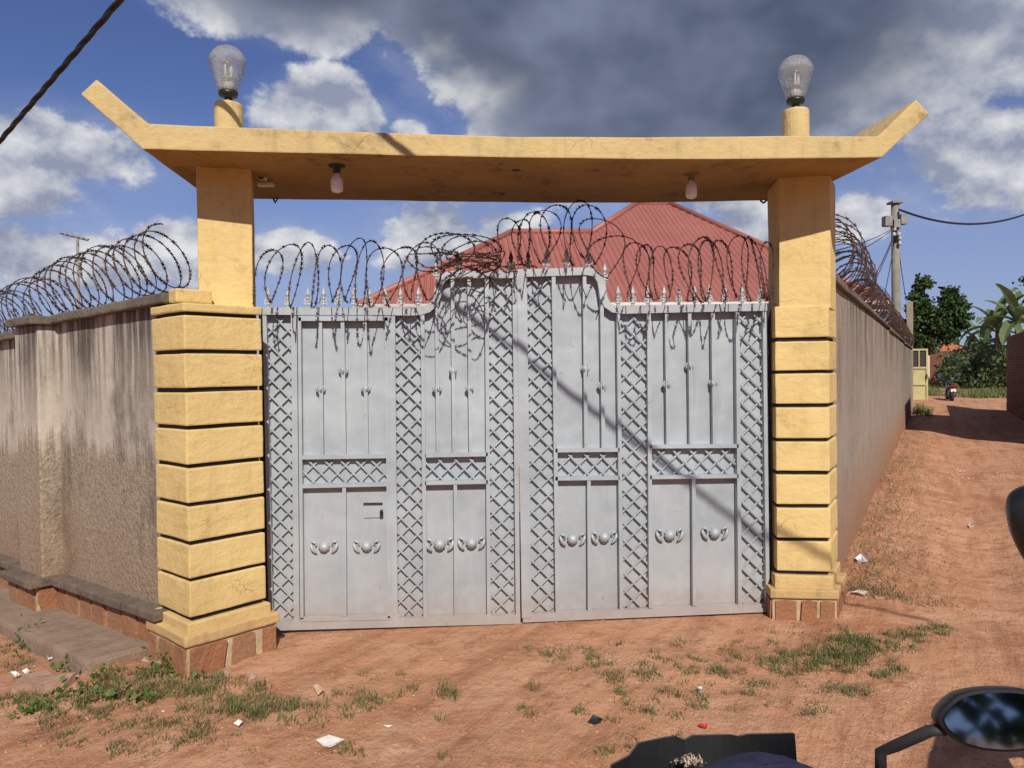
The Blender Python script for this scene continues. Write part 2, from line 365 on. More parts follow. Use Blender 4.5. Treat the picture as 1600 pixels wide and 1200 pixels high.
class MB:
    def __init__(s): s.v = []; s.f = []
    def add(s, vs, fs):
        k = len(s.v); s.v += [Vector(v) for v in vs]; s.f += [tuple(i+k for i in f) for f in fs]; return s
    def hexa(s, p):   # p: 8 corners, bottom 4 then top 4, ccw
        return s.add(p, [(3, 2, 1, 0), (4, 5, 6, 7), (0, 1, 5, 4), (1, 2, 6, 5), (2, 3, 7, 6), (3, 0, 4, 7)])
    def box(s, c, h, ax=None):
        c = Vector(c)
        X, Y, Z = ax or (V(1, 0, 0), V(0, 1, 0), V(0, 0, 1))
        X, Y, Z = X*h[0], Y*h[1], Z*h[2]
        return s.hexa([c-X-Y-Z, c+X-Y-Z, c+X+Y-Z, c-X+Y-Z, c-X-Y+Z, c+X-Y+Z, c+X+Y+Z, c-X+Y+Z])
    def bar(s, a, b, w, d, up=V(0, 1, 0)):
        a, b = Vector(a), Vector(b); X = (b-a); L = X.length; X.normalize()
        W = X.cross(up).normalized(); D = W.cross(X).normalized()
        return s.box((a+b)/2, (L/2, w/2, d/2), (X, W, D))
    def prism(s, poly, z0, z1):
        n = len(poly)
        zz = (lambda z, i: z[i] if isinstance(z, (list, tuple)) else z)
        vs = [V(p[0], p[1], zz(z0, i)) for i, p in enumerate(poly)] + [V(p[0], p[1], zz(z1, i)) for i, p in enumerate(poly)]
        return s.add(vs, [tuple(reversed(range(n))), tuple(range(n, 2*n))] + [(i, (i+1) % n, (i+1) % n+n, i+n) for i in range(n)])
    def extrude_y(s, pts, y0, y1):  # pts: list of (x, z), ccw seen from -Y
        n = len(pts)
        g = (lambda y, i: y[i] if isinstance(y, (list, tuple)) else y)
        vs = [V(p[0], g(y0, i), p[1]) for i, p in enumerate(pts)] + [V(p[0], g(y1, i), p[1]) for i, p in enumerate(pts)]
        return s.add(vs, [tuple(range(n)), tuple(reversed(range(n, 2*n)))] + [(i, i+n, (i+1) % n+n, (i+1) % n) for i in range(n)])
    def tube(s, path, r, n=6, cap=True, closed=False):
        P = [Vector(p) for p in path]; m = len(P); k = len(s.v)
        nrm = None
        for i in range(m):
            tdir = (P[min(i+1, m-1)]-P[max(i-1, 0)])
            if closed: tdir = P[(i+1) % m]-P[(i-1) % m]
            if tdir.length < 1e-9: tdir = V(0, 0, 1)
            tdir.normalize()
            if nrm is None:
                nrm = tdir.orthogonal().normalized()
            nrm = (nrm - tdir*nrm.dot(tdir))
            if nrm.length < 1e-6: nrm = tdir.orthogonal()
            nrm.normalize(); bn = tdir.cross(nrm)
            rr = r[i] if isinstance(r, (list, tuple)) else r
            for j in range(n):
                a = 2*math.pi*j/n; s.v.append(P[i]+(nrm*math.cos(a)+bn*math.sin(a))*rr)
        for i in range(m if closed else m-1):
            i2 = (i+1) % m
            for j in range(n):
                s.f.append((k+i*n+j, k+i*n+(j+1) % n, k+i2*n+(j+1) % n, k+i2*n+j))
        if cap and not closed:
            s.f.append(tuple(k+j for j in reversed(range(n)))); s.f.append(tuple(k+(m-1)*n+j for j in range(n)))
        return s
    def lathe(s, prof, o=(0, 0, 0), n=16, axis=V(0, 0, 1), ribs=0, ramp=0.0):
        o = Vector(o); A = Vector(axis).normalized(); U = A.orthogonal().normalized(); W = A.cross(U); k = len(s.v)
        for (r, z) in prof:
            for j in range(n):
                a = 2*math.pi*j/n
                rr = r*(1+ramp*math.cos(ribs*a)) if ribs else r
                s.v.append(o+A*z+(U*math.cos(a)+W*math.sin(a))*rr)
        for i in range(len(prof)-1):
            for j in range(n):
                s.f.append((k+i*n+j, k+i*n+(j+1) % n, k+(i+1)*n+(j+1) % n, k+(i+1)*n+j))
        if prof[0][0] > 1e-5: s.f.append(tuple(k+j for j in reversed(range(n))))
        if prof[-1][0] > 1e-5: s.f.append(tuple(k+(len(prof)-1)*n+j for j in range(n)))
        return s
    def mesh(s, name, off=None, smooth=False, merge=False):
        me = bpy.data.meshes.new(name)
        me.from_pydata([v-off for v in s.v] if off else s.v, [], s.f); me.update()
        if merge:
            bm = bmesh.new(); bm.from_mesh(me); bmesh.ops.remove_doubles(bm, verts=bm.verts, dist=1e-5); bmesh.ops.recalc_face_normals(bm, faces=bm.faces); bm.to_mesh(me); bm.free()
        if smooth: me.polygons.foreach_set('use_smooth', [True]*len(me.polygons))
        return me
    def build(s, name, mat, parent=None, smooth=False, kind=None, merge=False):
        off = base_of(parent) if parent is not None else None
        return link_mesh(name, s.mesh(name, off, smooth, merge), mat, parent, kind)
    def plaster(s, name, mat, parent=None, cuts=6, amp=.004, bev=.008, fr=3.0, kind=None):
        """hand-finished solid: subdivided, uneven, soft edges"""
        off = base_of(parent) if parent is not None else V(0, 0, 0)
        bm = bmesh.new(); vs = [bm.verts.new(v) for v in s.v]
        for f in s.f: bm.faces.new([vs[i] for i in f])
        bmesh.ops.recalc_face_normals(bm, faces=bm.faces)
        if bev:
            es = [e for e in bm.edges if len(e.link_faces) == 2 and e.calc_face_angle(0) > .5]
            bmesh.ops.bevel(bm, geom=es, offset=bev, segments=2, profile=.6, affect='EDGES', clamp_overlap=True)
        if cuts:
            for _ in range(1):
                es = [e for e in bm.edges if e.calc_length() > .06]
                bmesh.ops.subdivide_edges(bm, edges=es, cuts=cuts, use_grid_fill=True)
        if amp:
            for v in bm.verts:
                p = v.co*fr
                v.co += Vector((noise.noise(p), noise.noise(p+V(7, 1, 3)), noise.noise(p+V(1, 9, 4))*.8))*amp
                p = v.co*fr*6
                v.co += Vector((noise.noise(p), noise.noise(p+V(7, 1, 3)), noise.noise(p+V(1, 9, 4))))*amp*.3
        bmesh.ops.translate(bm, verts=bm.verts, vec=-off)
        me = bpy.data.meshes.new(name); bm.to_mesh(me); bm.free()
        me.polygons.foreach_set('use_smooth', [False]*len(me.polygons))
        return link_mesh(name, me, mat, parent, kind)

_unit = MB().box((0, 0, 0), (.5, .5, .5)).mesh('unit_bar')
def unit_bar(name, mat, parent, a, b, w, d, up=V(0, 1, 0)):
    me = bpy.data.meshes.get('unit_'+mat)
    if me is None:
        me = _unit.copy(); me.name = 'unit_'+mat; me.materials.append(MATS[mat])
    o = bpy.data.objects.new(name, me); col.objects.link(o); o.parent = parent
    a, b = Vector(a), Vector(b); X = b-a; L = X.length; X.normalize(); W = X.cross(up).normalized(); D = W.cross(X).normalized()
    c = (a+b)/2-base_of(parent)
    o.matrix_local = Matrix(((X.x*L, W.x*w, D.x*d, c.x), (X.y*L, W.y*w, D.y*d, c.y), (X.z*L, W.z*w, D.z*d, c.z), (0, 0, 0, 1)))
    return o
def place(name, me, parent, loc, rz=0.0, sc=1.0, rx=0.0, ry=0.0):
    o = bpy.data.objects.new(name, me); col.objects.link(o); o.parent = parent
    o.location = Vector(loc)-base_of(parent); o.rotation_euler = (rx, ry, rz); o.scale = (sc, sc, sc); return o

def offset_poly(poly, d):
    n = len(poly); out = []
    for i in range(n):
        p0, p1, p2 = Vector(poly[i-1]), Vector(poly[i]), Vector(poly[(i+1) % n])
        e1 = (p1-p0).normalized(); e2 = (p2-p1).normalized(); n1 = V(e1.y, -e1.x); n2 = V(e2.y, -e2.x)
        k = (n1+n2); k = k/max(.2, k.length_squared)*2
        out.append(p1+k*d)
    return out

# ------------------------------------------------------------------ layout constants
GY = 5.012                                  # front plane of the steel gate
WP = V(-1.72, 4.75, 0); WD = V(-.692, .722, 0).normalized(); WN = V(-WD.y, WD.x, 0)   # left wall foot, direction, outward normal
if WN.dot(CP-WP) < 0: WN = -WN
LP = V(2.96, 5.62, 0); LD = V(.551, .834, 0).normalized(); LN = V(.834, -.551, 0).normalized()   # lane wall
def lane(s, t, z=0.0): return LP+LD*s+LN*t+V(0, 0, z)
def wl(s, o, z=0.0): return WP+WD*s+WN*o+V(0, 0, z)

# ------------------------------------------------------------------ ground
def ground_h(x, y):
    h = -.025+.075*math.exp(-(((x+1.93)/.26)**2+((y-4.50)/.24)**2))
    p = V(x, y, 0)
    if x < -1.2: h -= min(.16, (-1.2-x)*.062)
    rel = p-LP; s, t_ = rel.dot(LD), rel.dot(LN)
    amp = 1.0
    if -1.0 < x < 2.3 and 4.4 < y < 5.8: amp = max(.15, min(1, abs(y-5.0)*1.6))
    h += amp*(.030*noise.noise(p*.9)+.016*noise.noise(p*2.7+V(3, 1, 0))+.011*noise.noise(p*6)+.007*noise.noise(p*14+V(9, 2, 0)))
    if s > -1.5 and -.1 < t_ < 4.2:
        w = min(1, (s+1.5)/2.5)
        h += w*(.12*math.exp(-((t_-.15)/.42)**2) - .055*math.exp(-((t_-1.15+.15*math.sin(s*.7))/.3)**2) - .05*math.exp(-((t_-2.2+.12*math.sin(s*.5))/.35)**2))
        h += w*.012*noise.noise(V(s*.7, t_*5, 2))
    # ruts where the lane turns across the front of the gate
    r = math.hypot(x-1.0, (y-1.2))
    h -= .022*math.exp(-((y-2.75-.12*x-.1*math.sin(x*1.1))/.22)**2)
    if s > 42: h += min(.25, (s-42)*.03)
    return h
def graded(lo, hi, step, far, g=1.16):
    a = []; x = lo
    while x <= hi: a.append(x); x += step
    d = step; x = a[-1]
    while x < far: d *= g; x += d; a.append(x)
    d = step; x = a[0]
    while x > -far: d *= g; x -= d; a.insert(0, x)
    return a
def build_ground():
    xs = graded(-4.2, 6.2, .04, 900); ys = graded(2.0, 9.0, .04, 900)
    vs = [(x, y, ground_h(x, y)) for y in ys for x in xs]; nx = len(xs)
    fs = [(j*nx+i, j*nx+i+1, (j+1)*nx+i+1, (j+1)*nx+i) for j in range(len(ys)-1) for i in range(nx-1)]
    me = bpy.data.meshes.new('ground'); me.from_pydata(vs, [], fs); me.polygons.foreach_set('use_smooth', [True]*len(me.polygons))
    link_mesh('ground', me, 'soil', None, 'structure')
build_ground()
def gpt(px, py):
    z = 0.0
    for _ in range(3):
        p = on_ground(px, py, z); z = ground_h(p.x, p.y)
    return V(p.x, p.y, z)

# ------------------------------------------------------------------ left boundary wall
def ledge_z(s): return .255-.0475*s
def kerb_z(s): return .036-.052*s
def left_wall():
    t = thing('boundary_wall', 'stained grey roughcast wall with stone foot and concrete kerb beside gate pillar', 'wall', wl(0, 0, -.2))
    SP0, SP1, PO, SE = 1.70, 2.20, .14, 7.5
    def strip(s0, s1, o0, o1, z0, z1):   # z0,z1 functions of s
        p = [wl(s0, o1), wl(s1, o1), wl(s1, o0), wl(s0, o0)]
        ss = [s0, s1, s1, s0]
        return MB().hexa([q+V(0, 0, z0(s)) for q, s in zip(p, ss)]+[q+V(0, 0, z1(s)) for q, s in zip(p, ss)])
    strip(-.25, SP0+.02, -.2, 0, lambda s: -.3, lambda s: 2.06-.012*s).plaster('wall_panel', 'wall_stained', t, 7, .006, .0)
    strip(SP1-.02, SE, -.2, 0, lambda s: -.6, lambda s: 1.965-.012*(s-2)).plaster('wall_panel', 'wall_stained', t, 7, .006, .0)
    strip(SP0, SP1, -.24, PO, lambda s: -.4, lambda s: 2.03).plaster('pilaster', 'wall_stained', t, 6, .006, .012)
    strip(-.17, SP0-.012, -.26, .06, lambda s: 2.062-.012*s, lambda s: 2.122-.012*s).plaster('coping', 'coping', t, 9, .008, .012)
    strip(SP1+.03, SE, -.26, .06, lambda s: 1.967-.012*(s-2), lambda s: 2.032-.012*(s-2)).plaster('coping', 'coping', t, 9, .008, .012)
    strip(SP0-.045, SP1+.045, -.28, PO+.05, lambda s: 2.032, lambda s: 2.095).plaster('coping', 'coping', t, 5, .008, .012)
    strip(-.27, -.172, -.2, .02, lambda s: 2.063, lambda s: 2.145).plaster('coping_end', 'plaster', t, 4, .004, .012)
    # ledge of dark concrete wrapping the pilaster
    for (a, b_, o0, o1) in ((-.1, SP0-.10, -.01, .115), (SP0-.10, SP1+.10, -.01, PO+.115), (SP1+.10, SE, -.01, .115)):
        strip(a, b_, o0, o1, lambda s: ledge_z(s)-.055, lambda s: ledge_z(s)).plaster('ledge', 'ledge', t, 8, .006, .012)
    # rubble core and the facing stones of the foot
    for (a, b_, o1) in ((-.1, SP0-.06, .055), (SP0-.06, SP1+.06, PO+.055), (SP1+.06, SE, .055)):
        strip(a, b_, -.02, o1, lambda s: ledge_z(s)-.45, lambda s: ledge_z(s)-.056).build('stone_backing', 'mortar', t)
    rnd = random.Random(5)
    def stone(s0, s1, o):
        zt0, zt1 = ledge_z(s0)-.062, ledge_z(s1)-.062; zb0, zb1 = kerb_z(s0)-.07, kerb_z(s1)-.07
        pts = []
        for (u, w) in ((.03, .02), (.5, 0), (.97, .03), (1.0, .5), (.94, 1), (.5, 1), (.05, 1), (0, .5)):
            u += rnd.uniform(-.05, .05); w_ = w+(rnd.uniform(-.08, .08) if w == .5 else 0)
            s = s0+(s1-s0)*u; z = (zt0+(zt1-zt0)*u)*(1-w_)+(zb0+(zb1-zb0)*u)*w_
            pts.append((s, z))
        m = MB(); n = len(pts); pr = rnd.uniform(.010, .022)
        cs = sum(p[0] for p in pts)/n; cz = sum(p[1] for p in pts)/n
        bk = [wl(p[0], o-.02, p[1]) for p in pts]; fr = [wl(cs+(p[0]-cs)*.93, o+pr+rnd.uniform(-.004, .004), cz+(p[1]-cz)*.93) for p in pts]
        m.add(bk+fr, [tuple(range(n, 2*n))]+[(i, (i+1) % n, (i+1) % n+n, i+n) for i in range(n)])
        m.build('stone', 'stone_orange', t, merge=True)
    s = .02
    while s < SE-.3:
        w = rnd.uniform(.13, .27)
        if s+w > SP0-.07 and s < SP0-.07: w = SP0-.07-s
        o = PO+.055 if SP0-.07 <= s+.01 < SP1+.05 else .055
        if o > .1 and s+w > SP1+.055: w = SP1+.055-s
        if w > .05: stone(s+.006, s+w-.006, o)
        s += max(w, .03)
    # the side of the pilaster foot
    so = SP0-.06
    m = MB(); pts = [(.062, -.058), (.19, -.058), (.192, -.16), (.16, -.26), (.065, -.26)]
    m.add([wl(so, o, ledge_z(so)+z) for o, z in pts]+[wl(so-.016, .127+(o-.127)*.92, ledge_z(so)-.158+(z+.158)*.92) for o, z in pts], [tuple(range(5, 10))]+[(i, (i+1) % 5, (i+1) % 5+5, i+5) for i in range(5)])
    m.build('stone', 'stone_orange', t, merge=True)
    # kerb
    strip(.05, SE, .0, .43, lambda s: kerb_z(s)-.4, lambda s: kerb_z(s)).plaster('kerb', 'kerb_concrete', None, 10, .012, .025, 2.2)['kind'] = 'structure'
simple('kerb_concrete', (.30, .215, .155), (.21, .14, .098), 7, .95, bd=.012, bsc=30)
left_wall()

# ------------------------------------------------------------------ lane wall on the right of the gate
def lane_wall():
    t = thing('lane_wall', 'long grey plastered wall along the dirt lane with dark coping', 'wall', lane(0, 0, -.2))
    def seg(s0, s1, t0, t1, z0a, z1a, z1b):
        a, b_, c, d = lane(s0, t1), lane(s1, t1), lane(s1, t0), lane(s0, t0)
        return MB().hexa([d+V(0, 0, z0a), a+V(0, 0, z0a), b_+V(0, 0, z0a), c+V(0, 0, z0a), d+V(0, 0, z1a), a+V(0, 0, z1a), b_+V(0, 0, z1b), c+V(0, 0, z1b)])
    e = -.52
    for (a, b_) in ((e, 7.5), (7.5, 15.0), (15.0, 22.2)):
        z = lambda s: 2.235-.005*s
        seg(a, b_, -.2, 0, -.3, z(a), z(b_)).plaster('wall_panel', 'wall_lane', t, 9, .008, 0)
        seg(a, b_, -.24, .035, z(max(a, 0))+.004, z(a)+.06, z(b_)+.06).plaster('coping', 'coping', t, 9, .008, .01)
    seg(22.2, 22.42, -.14, .05, -.3, 3.72, 3.72).plaster('end_post', 'coping_post', t, 6, .01, .01)
simple('coping_post', (.36, .29, .23), (.25, .2, .16), 4, .95, bd=.01)
lane_wall()

# ------------------------------------------------------------------ gate pillars
def face_stones(t, a, b_, z0, z1, outn, widths, rnd, gap=.011):
    d = (b_-a); L = d.length; d.normalize(); s = 0.0; tot = sum(widths)
    for w in widths:
        w = w/tot*L; p0, p1 = s+gap, s+w-gap
        pts = []
        for (u, v) in ((0, 0), (.5, -.02), (1, 0), (1.0, .5), (1, 1), (.5, 1.0), (0, 1), (0, .5)):
            uu = u+rnd.uniform(-.14, .14)*(1 if 0 < s+u*w < L-.02 else .3)
            pts.append((p0+(p1-p0)*min(1.03, max(-.03, uu)), z1-.012+(z0-z1+.012)*v))
        n = len(pts); cs = sum(p[0] for p in pts)/n; cz = sum(p[1] for p in pts)/n; pr = rnd.uniform(.010, .020)
        bk = [a+d*p[0]-outn*.01+V(0, 0, p[1]) for p in pts]
        fr = [a+d*(cs+(p[0]-cs)*.95)+outn*(pr+rnd.uniform(-.003, .003))+V(0, 0, cz+(p[1]-cz)*.97) for p in pts]
        MB().add(bk+fr, [tuple(range(n, 2*n))]+[(i, (i+1) % n, (i+1) % n+n, i+n) for i in range(n)]).build('stone', 'stone_orange', t, merge=True)
        s += w
def pillar(t, poly, shaft, z_base, z_mould, grooves, ztop, shaft_top, rnd, widths):
    """poly, shaft: ccw plan corners"""
    gw = .024
    MB().prism(offset_poly(poly, -.02), z_base, ztop-.01).build('core', 'groove_black', t)
    grooves = [g+rnd.uniform(-.004, .004) for g in grooves]
    edges = [z_mould+.02]+[z for g in reversed(grooves) for z in (g-gw+rnd.uniform(-.003, .003), g)]+[ztop]
    for i in range(0, len(edges), 2):
        z0, z1 = edges[i], edges[i+1]
        if z1-z0 < .01: continue
        off = .018 if i == 0 else (.006 if z1-z0 < .08 else 0)
        MB().prism(offset_poly(poly, off), z0, z1).plaster('band', 'plaster', t, 5, .0055, .009)
    mp = offset_poly(poly, .055); mi = offset_poly(poly, .012)
    n = len(mp)
    m = MB().prism(mp, z_mould-.03, z_mould+.03)
    m.plaster('plinth_moulding', 'plaster_worn', t, 5, .006, .01)
    MB().prism(offset_poly(poly, .038), z_base, z_mould-.031).build('plinth_core', 'mortar', t)
    sp = offset_poly(poly, .038)
    for i in range(n):
        a, b_ = Vector((sp[i][0], sp[i][1], 0)), Vector((sp[(i+1) % n][0], sp[(i+1) % n][1], 0))
        e = (b_-a).normalized(); face_stones(t, a, b_, z_base, z_mould-.034, V(e.y, -e.x, 0), widths[i % len(widths)], rnd)
    MB().prism(shaft, ztop-.02, shaft_top).plaster('shaft', 'plaster', t, 7, .004, .008)
rnd = random.Random(3)
A, B, Cc = V(-1.47, 4.43), V(-1.125, 4.755), V(-1.75, 4.72)
LPOLY = [A, B, B+(Cc-A), Cc]
s0 = on_y(309, 380, 4.76); s1 = on_y(393, 380, 4.77); s2 = on_y(397.5, 380, 5.12)
LSH = [V(s0.x, 4.755), V(s1.x, 4.79), V(s2.x, 5.13), V(s0.x-.09, 5.13)]
tl = thing('gate_pillar', 'yellow banded gate pillar standing beside the stained wall and concrete kerb', 'pillar', (-1.44, 4.74, -.2), 'yellow pillars carrying the gate beam')
pillar(tl, LPOLY, LSH, -.25, .165, [2.005-.2152*i for i in range(9)], 2.05, 2.90, rnd, [(1.15, 1.0, .55), (1, 1), (1, 1), (.55, 1, .8)])
RPOLY = [V(2.155, 4.925), V(2.488, 4.85), V(2.715, 5.19), V(2.24, 5.36)]
a0 = on_y(1217, 400, 4.93); a1 = on_y(1298, 400, 4.86); a2 = on_y(1202, 400, 5.3)
RSH = [V(a0.x, 4.93), V(a1.x, 4.862), V(2.70, 5.165), V(a2.x, 5.32)]
tr_ = thing('gate_pillar', 'yellow banded gate pillar at the mouth of the dirt lane', 'pillar', (2.42, 5.1, -.2), 'yellow pillars carrying the gate beam')
pillar(tr_, RPOLY, RSH, -.25, .150, [1.838-.2212*i for i in range(8)], 2.045, 2.90, rnd, [(1, .8, .7), (1, 1.1), (1,), (1, 1)])

# ------------------------------------------------------------------ beam
def beam():
    t = thing('gate_beam', 'yellow concrete gate beam with upturned ends lying across both pillars', 'beam', (.45, 5.0, 2.88))
    YF = lambda x: 4.40+.05*max(0, min(1, (x+1.7)/4.3))
    bot = [(222, 233), (300, 235.5), (400, 237.5), (530, 240), (640, 243), (800, 246), (900, 248), (1000, 249), (1120, 249), (1230, 248), (1378, 246)]
    rw = [(1453, 178), (1432, 155)]
    top = [(1372, 213), (1230, 212), (1120, 213), (1000, 214), (900, 214), (800, 213), (640, 208.5), (530, 205), (400, 199.5), (300, 196), (229, 193)]
    lw_ = [(150, 124.5), (125, 147.5)]
    def fx(p):
        q = on_y(p[0], p[1], 4.40); q = on_y(p[0], p[1], YF(q.x)); return q
    pts = [fx(p) for p in bot+rw+top+lw_]
    n = len(pts)
    # build as strips so that it can be subdivided: quads between bottom and top
    Bp = [fx(p) for p in bot]; Tp = [fx(p) for p in reversed(top)]; Rw = [fx(p) for p in rw]; Lw = [fx(p) for p in lw_]
    m = MB(); YB = 5.60
    lo = [Lw[1]]+Bp+[Rw[0]]; hi = [Lw[0]]+Tp+[Rw[1]]
    k = len(lo); vs = []
    depth = [0, .12, .4, .7, .9, 1]
    for d in depth:
        for arr in (lo, hi):
            for q in arr: vs.append(V(q.x, q.y+(YB-q.y)*d, q.z))
    fs = []; nd = len(depth)
    idx = lambda d, h, i: d*2*k+h*k+i
    for i in range(k-1):
        fs.append((idx(0, 0, i), idx(0, 0, i+1), idx(0, 1, i+1), idx(0, 1, i)))
        fs.append((idx(nd-1, 0, i+1), idx(nd-1, 0, i), idx(nd-1, 1, i), idx(nd-1, 1, i+1)))
        for d in range(nd-1):
            fs.append((idx(d, 0, i+1), idx(d, 0, i), idx(d+1, 0, i), idx(d+1, 0, i+1)))
            fs.append((idx(d, 1, i), idx(d, 1, i+1), idx(d+1, 1, i+1), idx(d+1, 1, i)))
    for d in range(nd-1):
        fs.append((idx(d, 0, 0), idx(d, 1, 0), idx(d+1, 1, 0), idx(d+1, 0, 0)))
        fs.append((idx(d, 1, k-1), idx(d, 0, k-1), idx(d+1, 0, k-1), idx(d+1, 1, k-1)))
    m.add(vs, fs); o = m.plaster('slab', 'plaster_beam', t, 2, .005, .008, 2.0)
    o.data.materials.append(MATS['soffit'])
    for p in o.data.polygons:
        if p.normal.z < -.35 and abs(p.normal.x) < .5: p.material_index = 1  # downward faces take the shade-darkened yellow
    ped = []
    for (px, ptop) in ((357, 163), (1243, 173)):
        c = on_y(px, ptop, 5.0); r = .086
        MB().lathe([(r*1.02, 2.95), (r, 3.0), (r*.99, c.z-.012), (r*.94, c.z)], (c.x, 5.0, 0), 24).plaster('lamp_pedestal', 'plaster_beam', t, 1, .004, 0, 6)
        ped.append(c)
    # knocked-out fittings in the soffit
    for (px, py) in ((806, 266), (785, 303)):
        q = on_ground(px, py, 2.872); MB().lathe([(.022, -.004), (.03, 0.0), (.03, .02)], q, 12).build('conduit_end', 'door_dark', t)
    return ped
ped = beam()
for i, c in enumerate(ped):
    t = thing('globe_lamp', ['clear glass globe lamp above the pillar beside the stained wall', 'clear glass globe lamp above the pillar at the lane mouth'][i], 'lamp', (c.x, 5.0, c.z), 'globe lamps standing on the gate beam')
    o = V(c.x, 5.0, c.z)
    MB().lathe([(.030, -.005), (.030, .02), (.026, .025), (.026, .045), (.055, .05), (.060, .062), (.058, .078), (.03, .08)], o, 20).build('collar', 'black_plastic', t, True)
    H0 = .074
    prof = [(.054, H0), (.062, H0+.02), (.075, H0+.06), (.092, H0+.11), (.104, H0+.15), (.1125, H0+.18), (.114, H0+.195), (.108, H0+.215), (.092, H0+.245), (.067, H0+.27), (.035, H0+.285), (.0001, H0+.29)]
    inner = [(max(.0001, r-.0035), z-.001) for r, z in reversed(prof)]
    MB().lathe(prof, o, 40, ribs=20, ramp=.008).build('glass_globe', 'globe_glass', t, True)
    MB().lathe([(.034, H0), (.035, H0+.05), (.030, H0+.06), (.012, H0+.062)], o, 14).build('bulb_socket', 'tin_white', t, True)
    for k in range(3):
        a = k*2.094
        MB().tube([o+V(.019*math.cos(a), .019*math.sin(a), H0+.06), o+V(.019*math.cos(a), .019*math.sin(a), H0+.17)], .007, 8).build('lamp_tube', 'bulb_white', t, True)
    MB().lathe([(.036, H0+.085), (.038, H0+.088), (.036, H0+.091)], o, 14).build('ring', 'tin_white', t)
    MB().lathe([(.030, H0+.175), (.032, H0+.18), (.02, H0+.19), (.0001, H0+.191)], o, 14).build('reflector', 'chrome', t, True)

# soffit bulbs, camera, hook
for i, (px, py) in enumerate(((526, 259), (1080, 271))):
    q = on_ground(px, py, 2.878)
    t = thing('soffit_bulb', ['white bulb under the beam beside the small security camera', 'white bulb under the beam beside the pillar at the lane mouth'][i], 'light bulb', q, 'bulbs hanging under the beam')
    MB().lathe([(.05, .01), (.05, -.006), (.035, -.012), (.022, -.014), (.022, -.045), (.0001, -.046)], q, 16).build('ceiling_rose', 'door_dark' if i == 0 else 'stalk', t, True)
    MB().lathe([(.016, -.04), (.02, -.058), (.032, -.075), (.036, -.1), (.036, -.135), (.031, -.15), (.018, -.157), (.0001, -.158)], q, 20).build('bulb', 'bulb_white', t, True)
cc = on_y(409, 274, 5.0)
t = thing('security_camera', 'small white security camera tucked under the beam beside the pillar shaft', 'camera', cc)
ax = (V(0, -1, -.18)).normalized()
MB().lathe([(.026, -.12), (.033, -.11), (.034, .03), (.030, .035), (.029, .028), (.0001, .027)], cc, 18, ax).build('body', 'tin_white', t, True)
MB().lathe([(.021, .026), (.021, .031), (.0001, .032)], cc, 16, ax).build('lens', 'lens_black', t, True)
MB().box(cc+V(.02, .02, -.055), (.05, .03, .007)).build('bracket', 'tin_white', t)
MB().tube([cc+V(.01, .03, -.05), cc+V(.0, .06, .02), cc+V(0, .08, .07)], .009, 8).build('arm', 'tin_white', t, True)
q = on_y(430, 300, 5.58)
tag(MB().tube([q+V(-.03, 0, .04), q+V(-.025, 0, -.02), q+V(0, 0, -.075), q+V(.02, 0, -.04), q+V(.02, 0, .03)], .008, 8).build('cable_loop', 'rubber_cable', None, True), 'black cable loop hanging off the back edge of the beam', 'cable')
q = on_y(1193, 312, 5.58)
tag(MB().tube([q+V(-.03, 0, .03), q+V(-.02, 0, -.01), q+V(0, 0, -.025), q+V(.03, 0, .0), q+V(.04, 0, .03)], .008, 8).build('wire_hook', 'rubber_cable', None, True), 'short black wire hook where the beam meets the lane pillar', 'wire')

# ------------------------------------------------------------------ the steel gate
def gp(x, y, dy=0.0):
    q = on_y(x, y, GY); return V(q.x, GY+dy, q.z)
PXM = 1/240.0                                  # metres per photograph pixel at the gate
def finial_mesh(mat_):
    m = MB()
    m.lathe([(.010, 0), (.010, .018), (.016, .022), (.010, .03), (.008, .055), (.013, .06), (.013, .068), (.009, .072), (.017, .09), (.011, .108), (.0001, .14)], (0, 0, 0), 6)
    for sx in (-1, 1):
        for (z0, r, h) in ((.028, .026, .022), (.05, .022, .018)):
            m.tube([(0, 0, z0), (sx*r*.6, 0, z0-.004), (sx*r, 0, z0+h*.4), (sx*r*.75, 0, z0+h)], [.005, .006, .005, .002], 4)
    me = m.mesh('finial'); me.materials.append(MATS[mat_]); return me
FIN = finial_mesh('finial_paint'); FIN_G = finial_mesh('finial_green')
def rosette_mesh():
    m = MB(); A = V(0, -1, 0)
    prof = [(.034, 0), (.037, .006), (.036, .014), (.031, .024), (.022, .033), (.011, .039), (.0001, .041)]
    m.lathe(prof, (0, 0, 0), 40, A, ribs=10, ramp=.07)
    for sx in (-1, 1):
        P = [V(sx*.088, -.006, .030), V(sx*.085, -.012, .008), V(sx*.076, -.014, -.014), V(sx*.062, -.012, -.032), V(sx*.050, -.008, -.045)]
        m.tube(P, [.006, .012, .013, .009, .004], 6)
        P = [V(sx*.088, -.006, .030), V(sx*.072, -.012, .038), V(sx*.056, -.012, .030), V(sx*.052, -.010, .012), V(sx*.060, -.008, .004)]
        m.tube(P, [.006, .009, .008, .006, .003], 6)
    me = m.mesh('rosette', None, True); me.materials.append(MATS['gate_paint']); return me
ROS = rosette_mesh()
def collar_mesh():
    m = MB(); m.lathe([(.008, -.032), (.013, -.026), (.010, -.016), (.017, -.004), (.017, .008), (.010, .018), (.013, .024), (.008, .03)], (0, 0, 0), 10)
    for a in range(4):
        x, y = .015*math.cos(a*1.571+.5), .015*math.sin(a*1.571+.5)
        m.tube([(x*.6, y*.6, -.02), (x*1.4, y*1.4, -.004), (x*1.5, y*1.5, .012), (x*.8, y*.8, .026)], [.003, .006, .006, .002], 5)
    me = m.mesh('collar', None, True); me.materials.append(MATS['gate_paint']); return me
COL = collar_mesh()

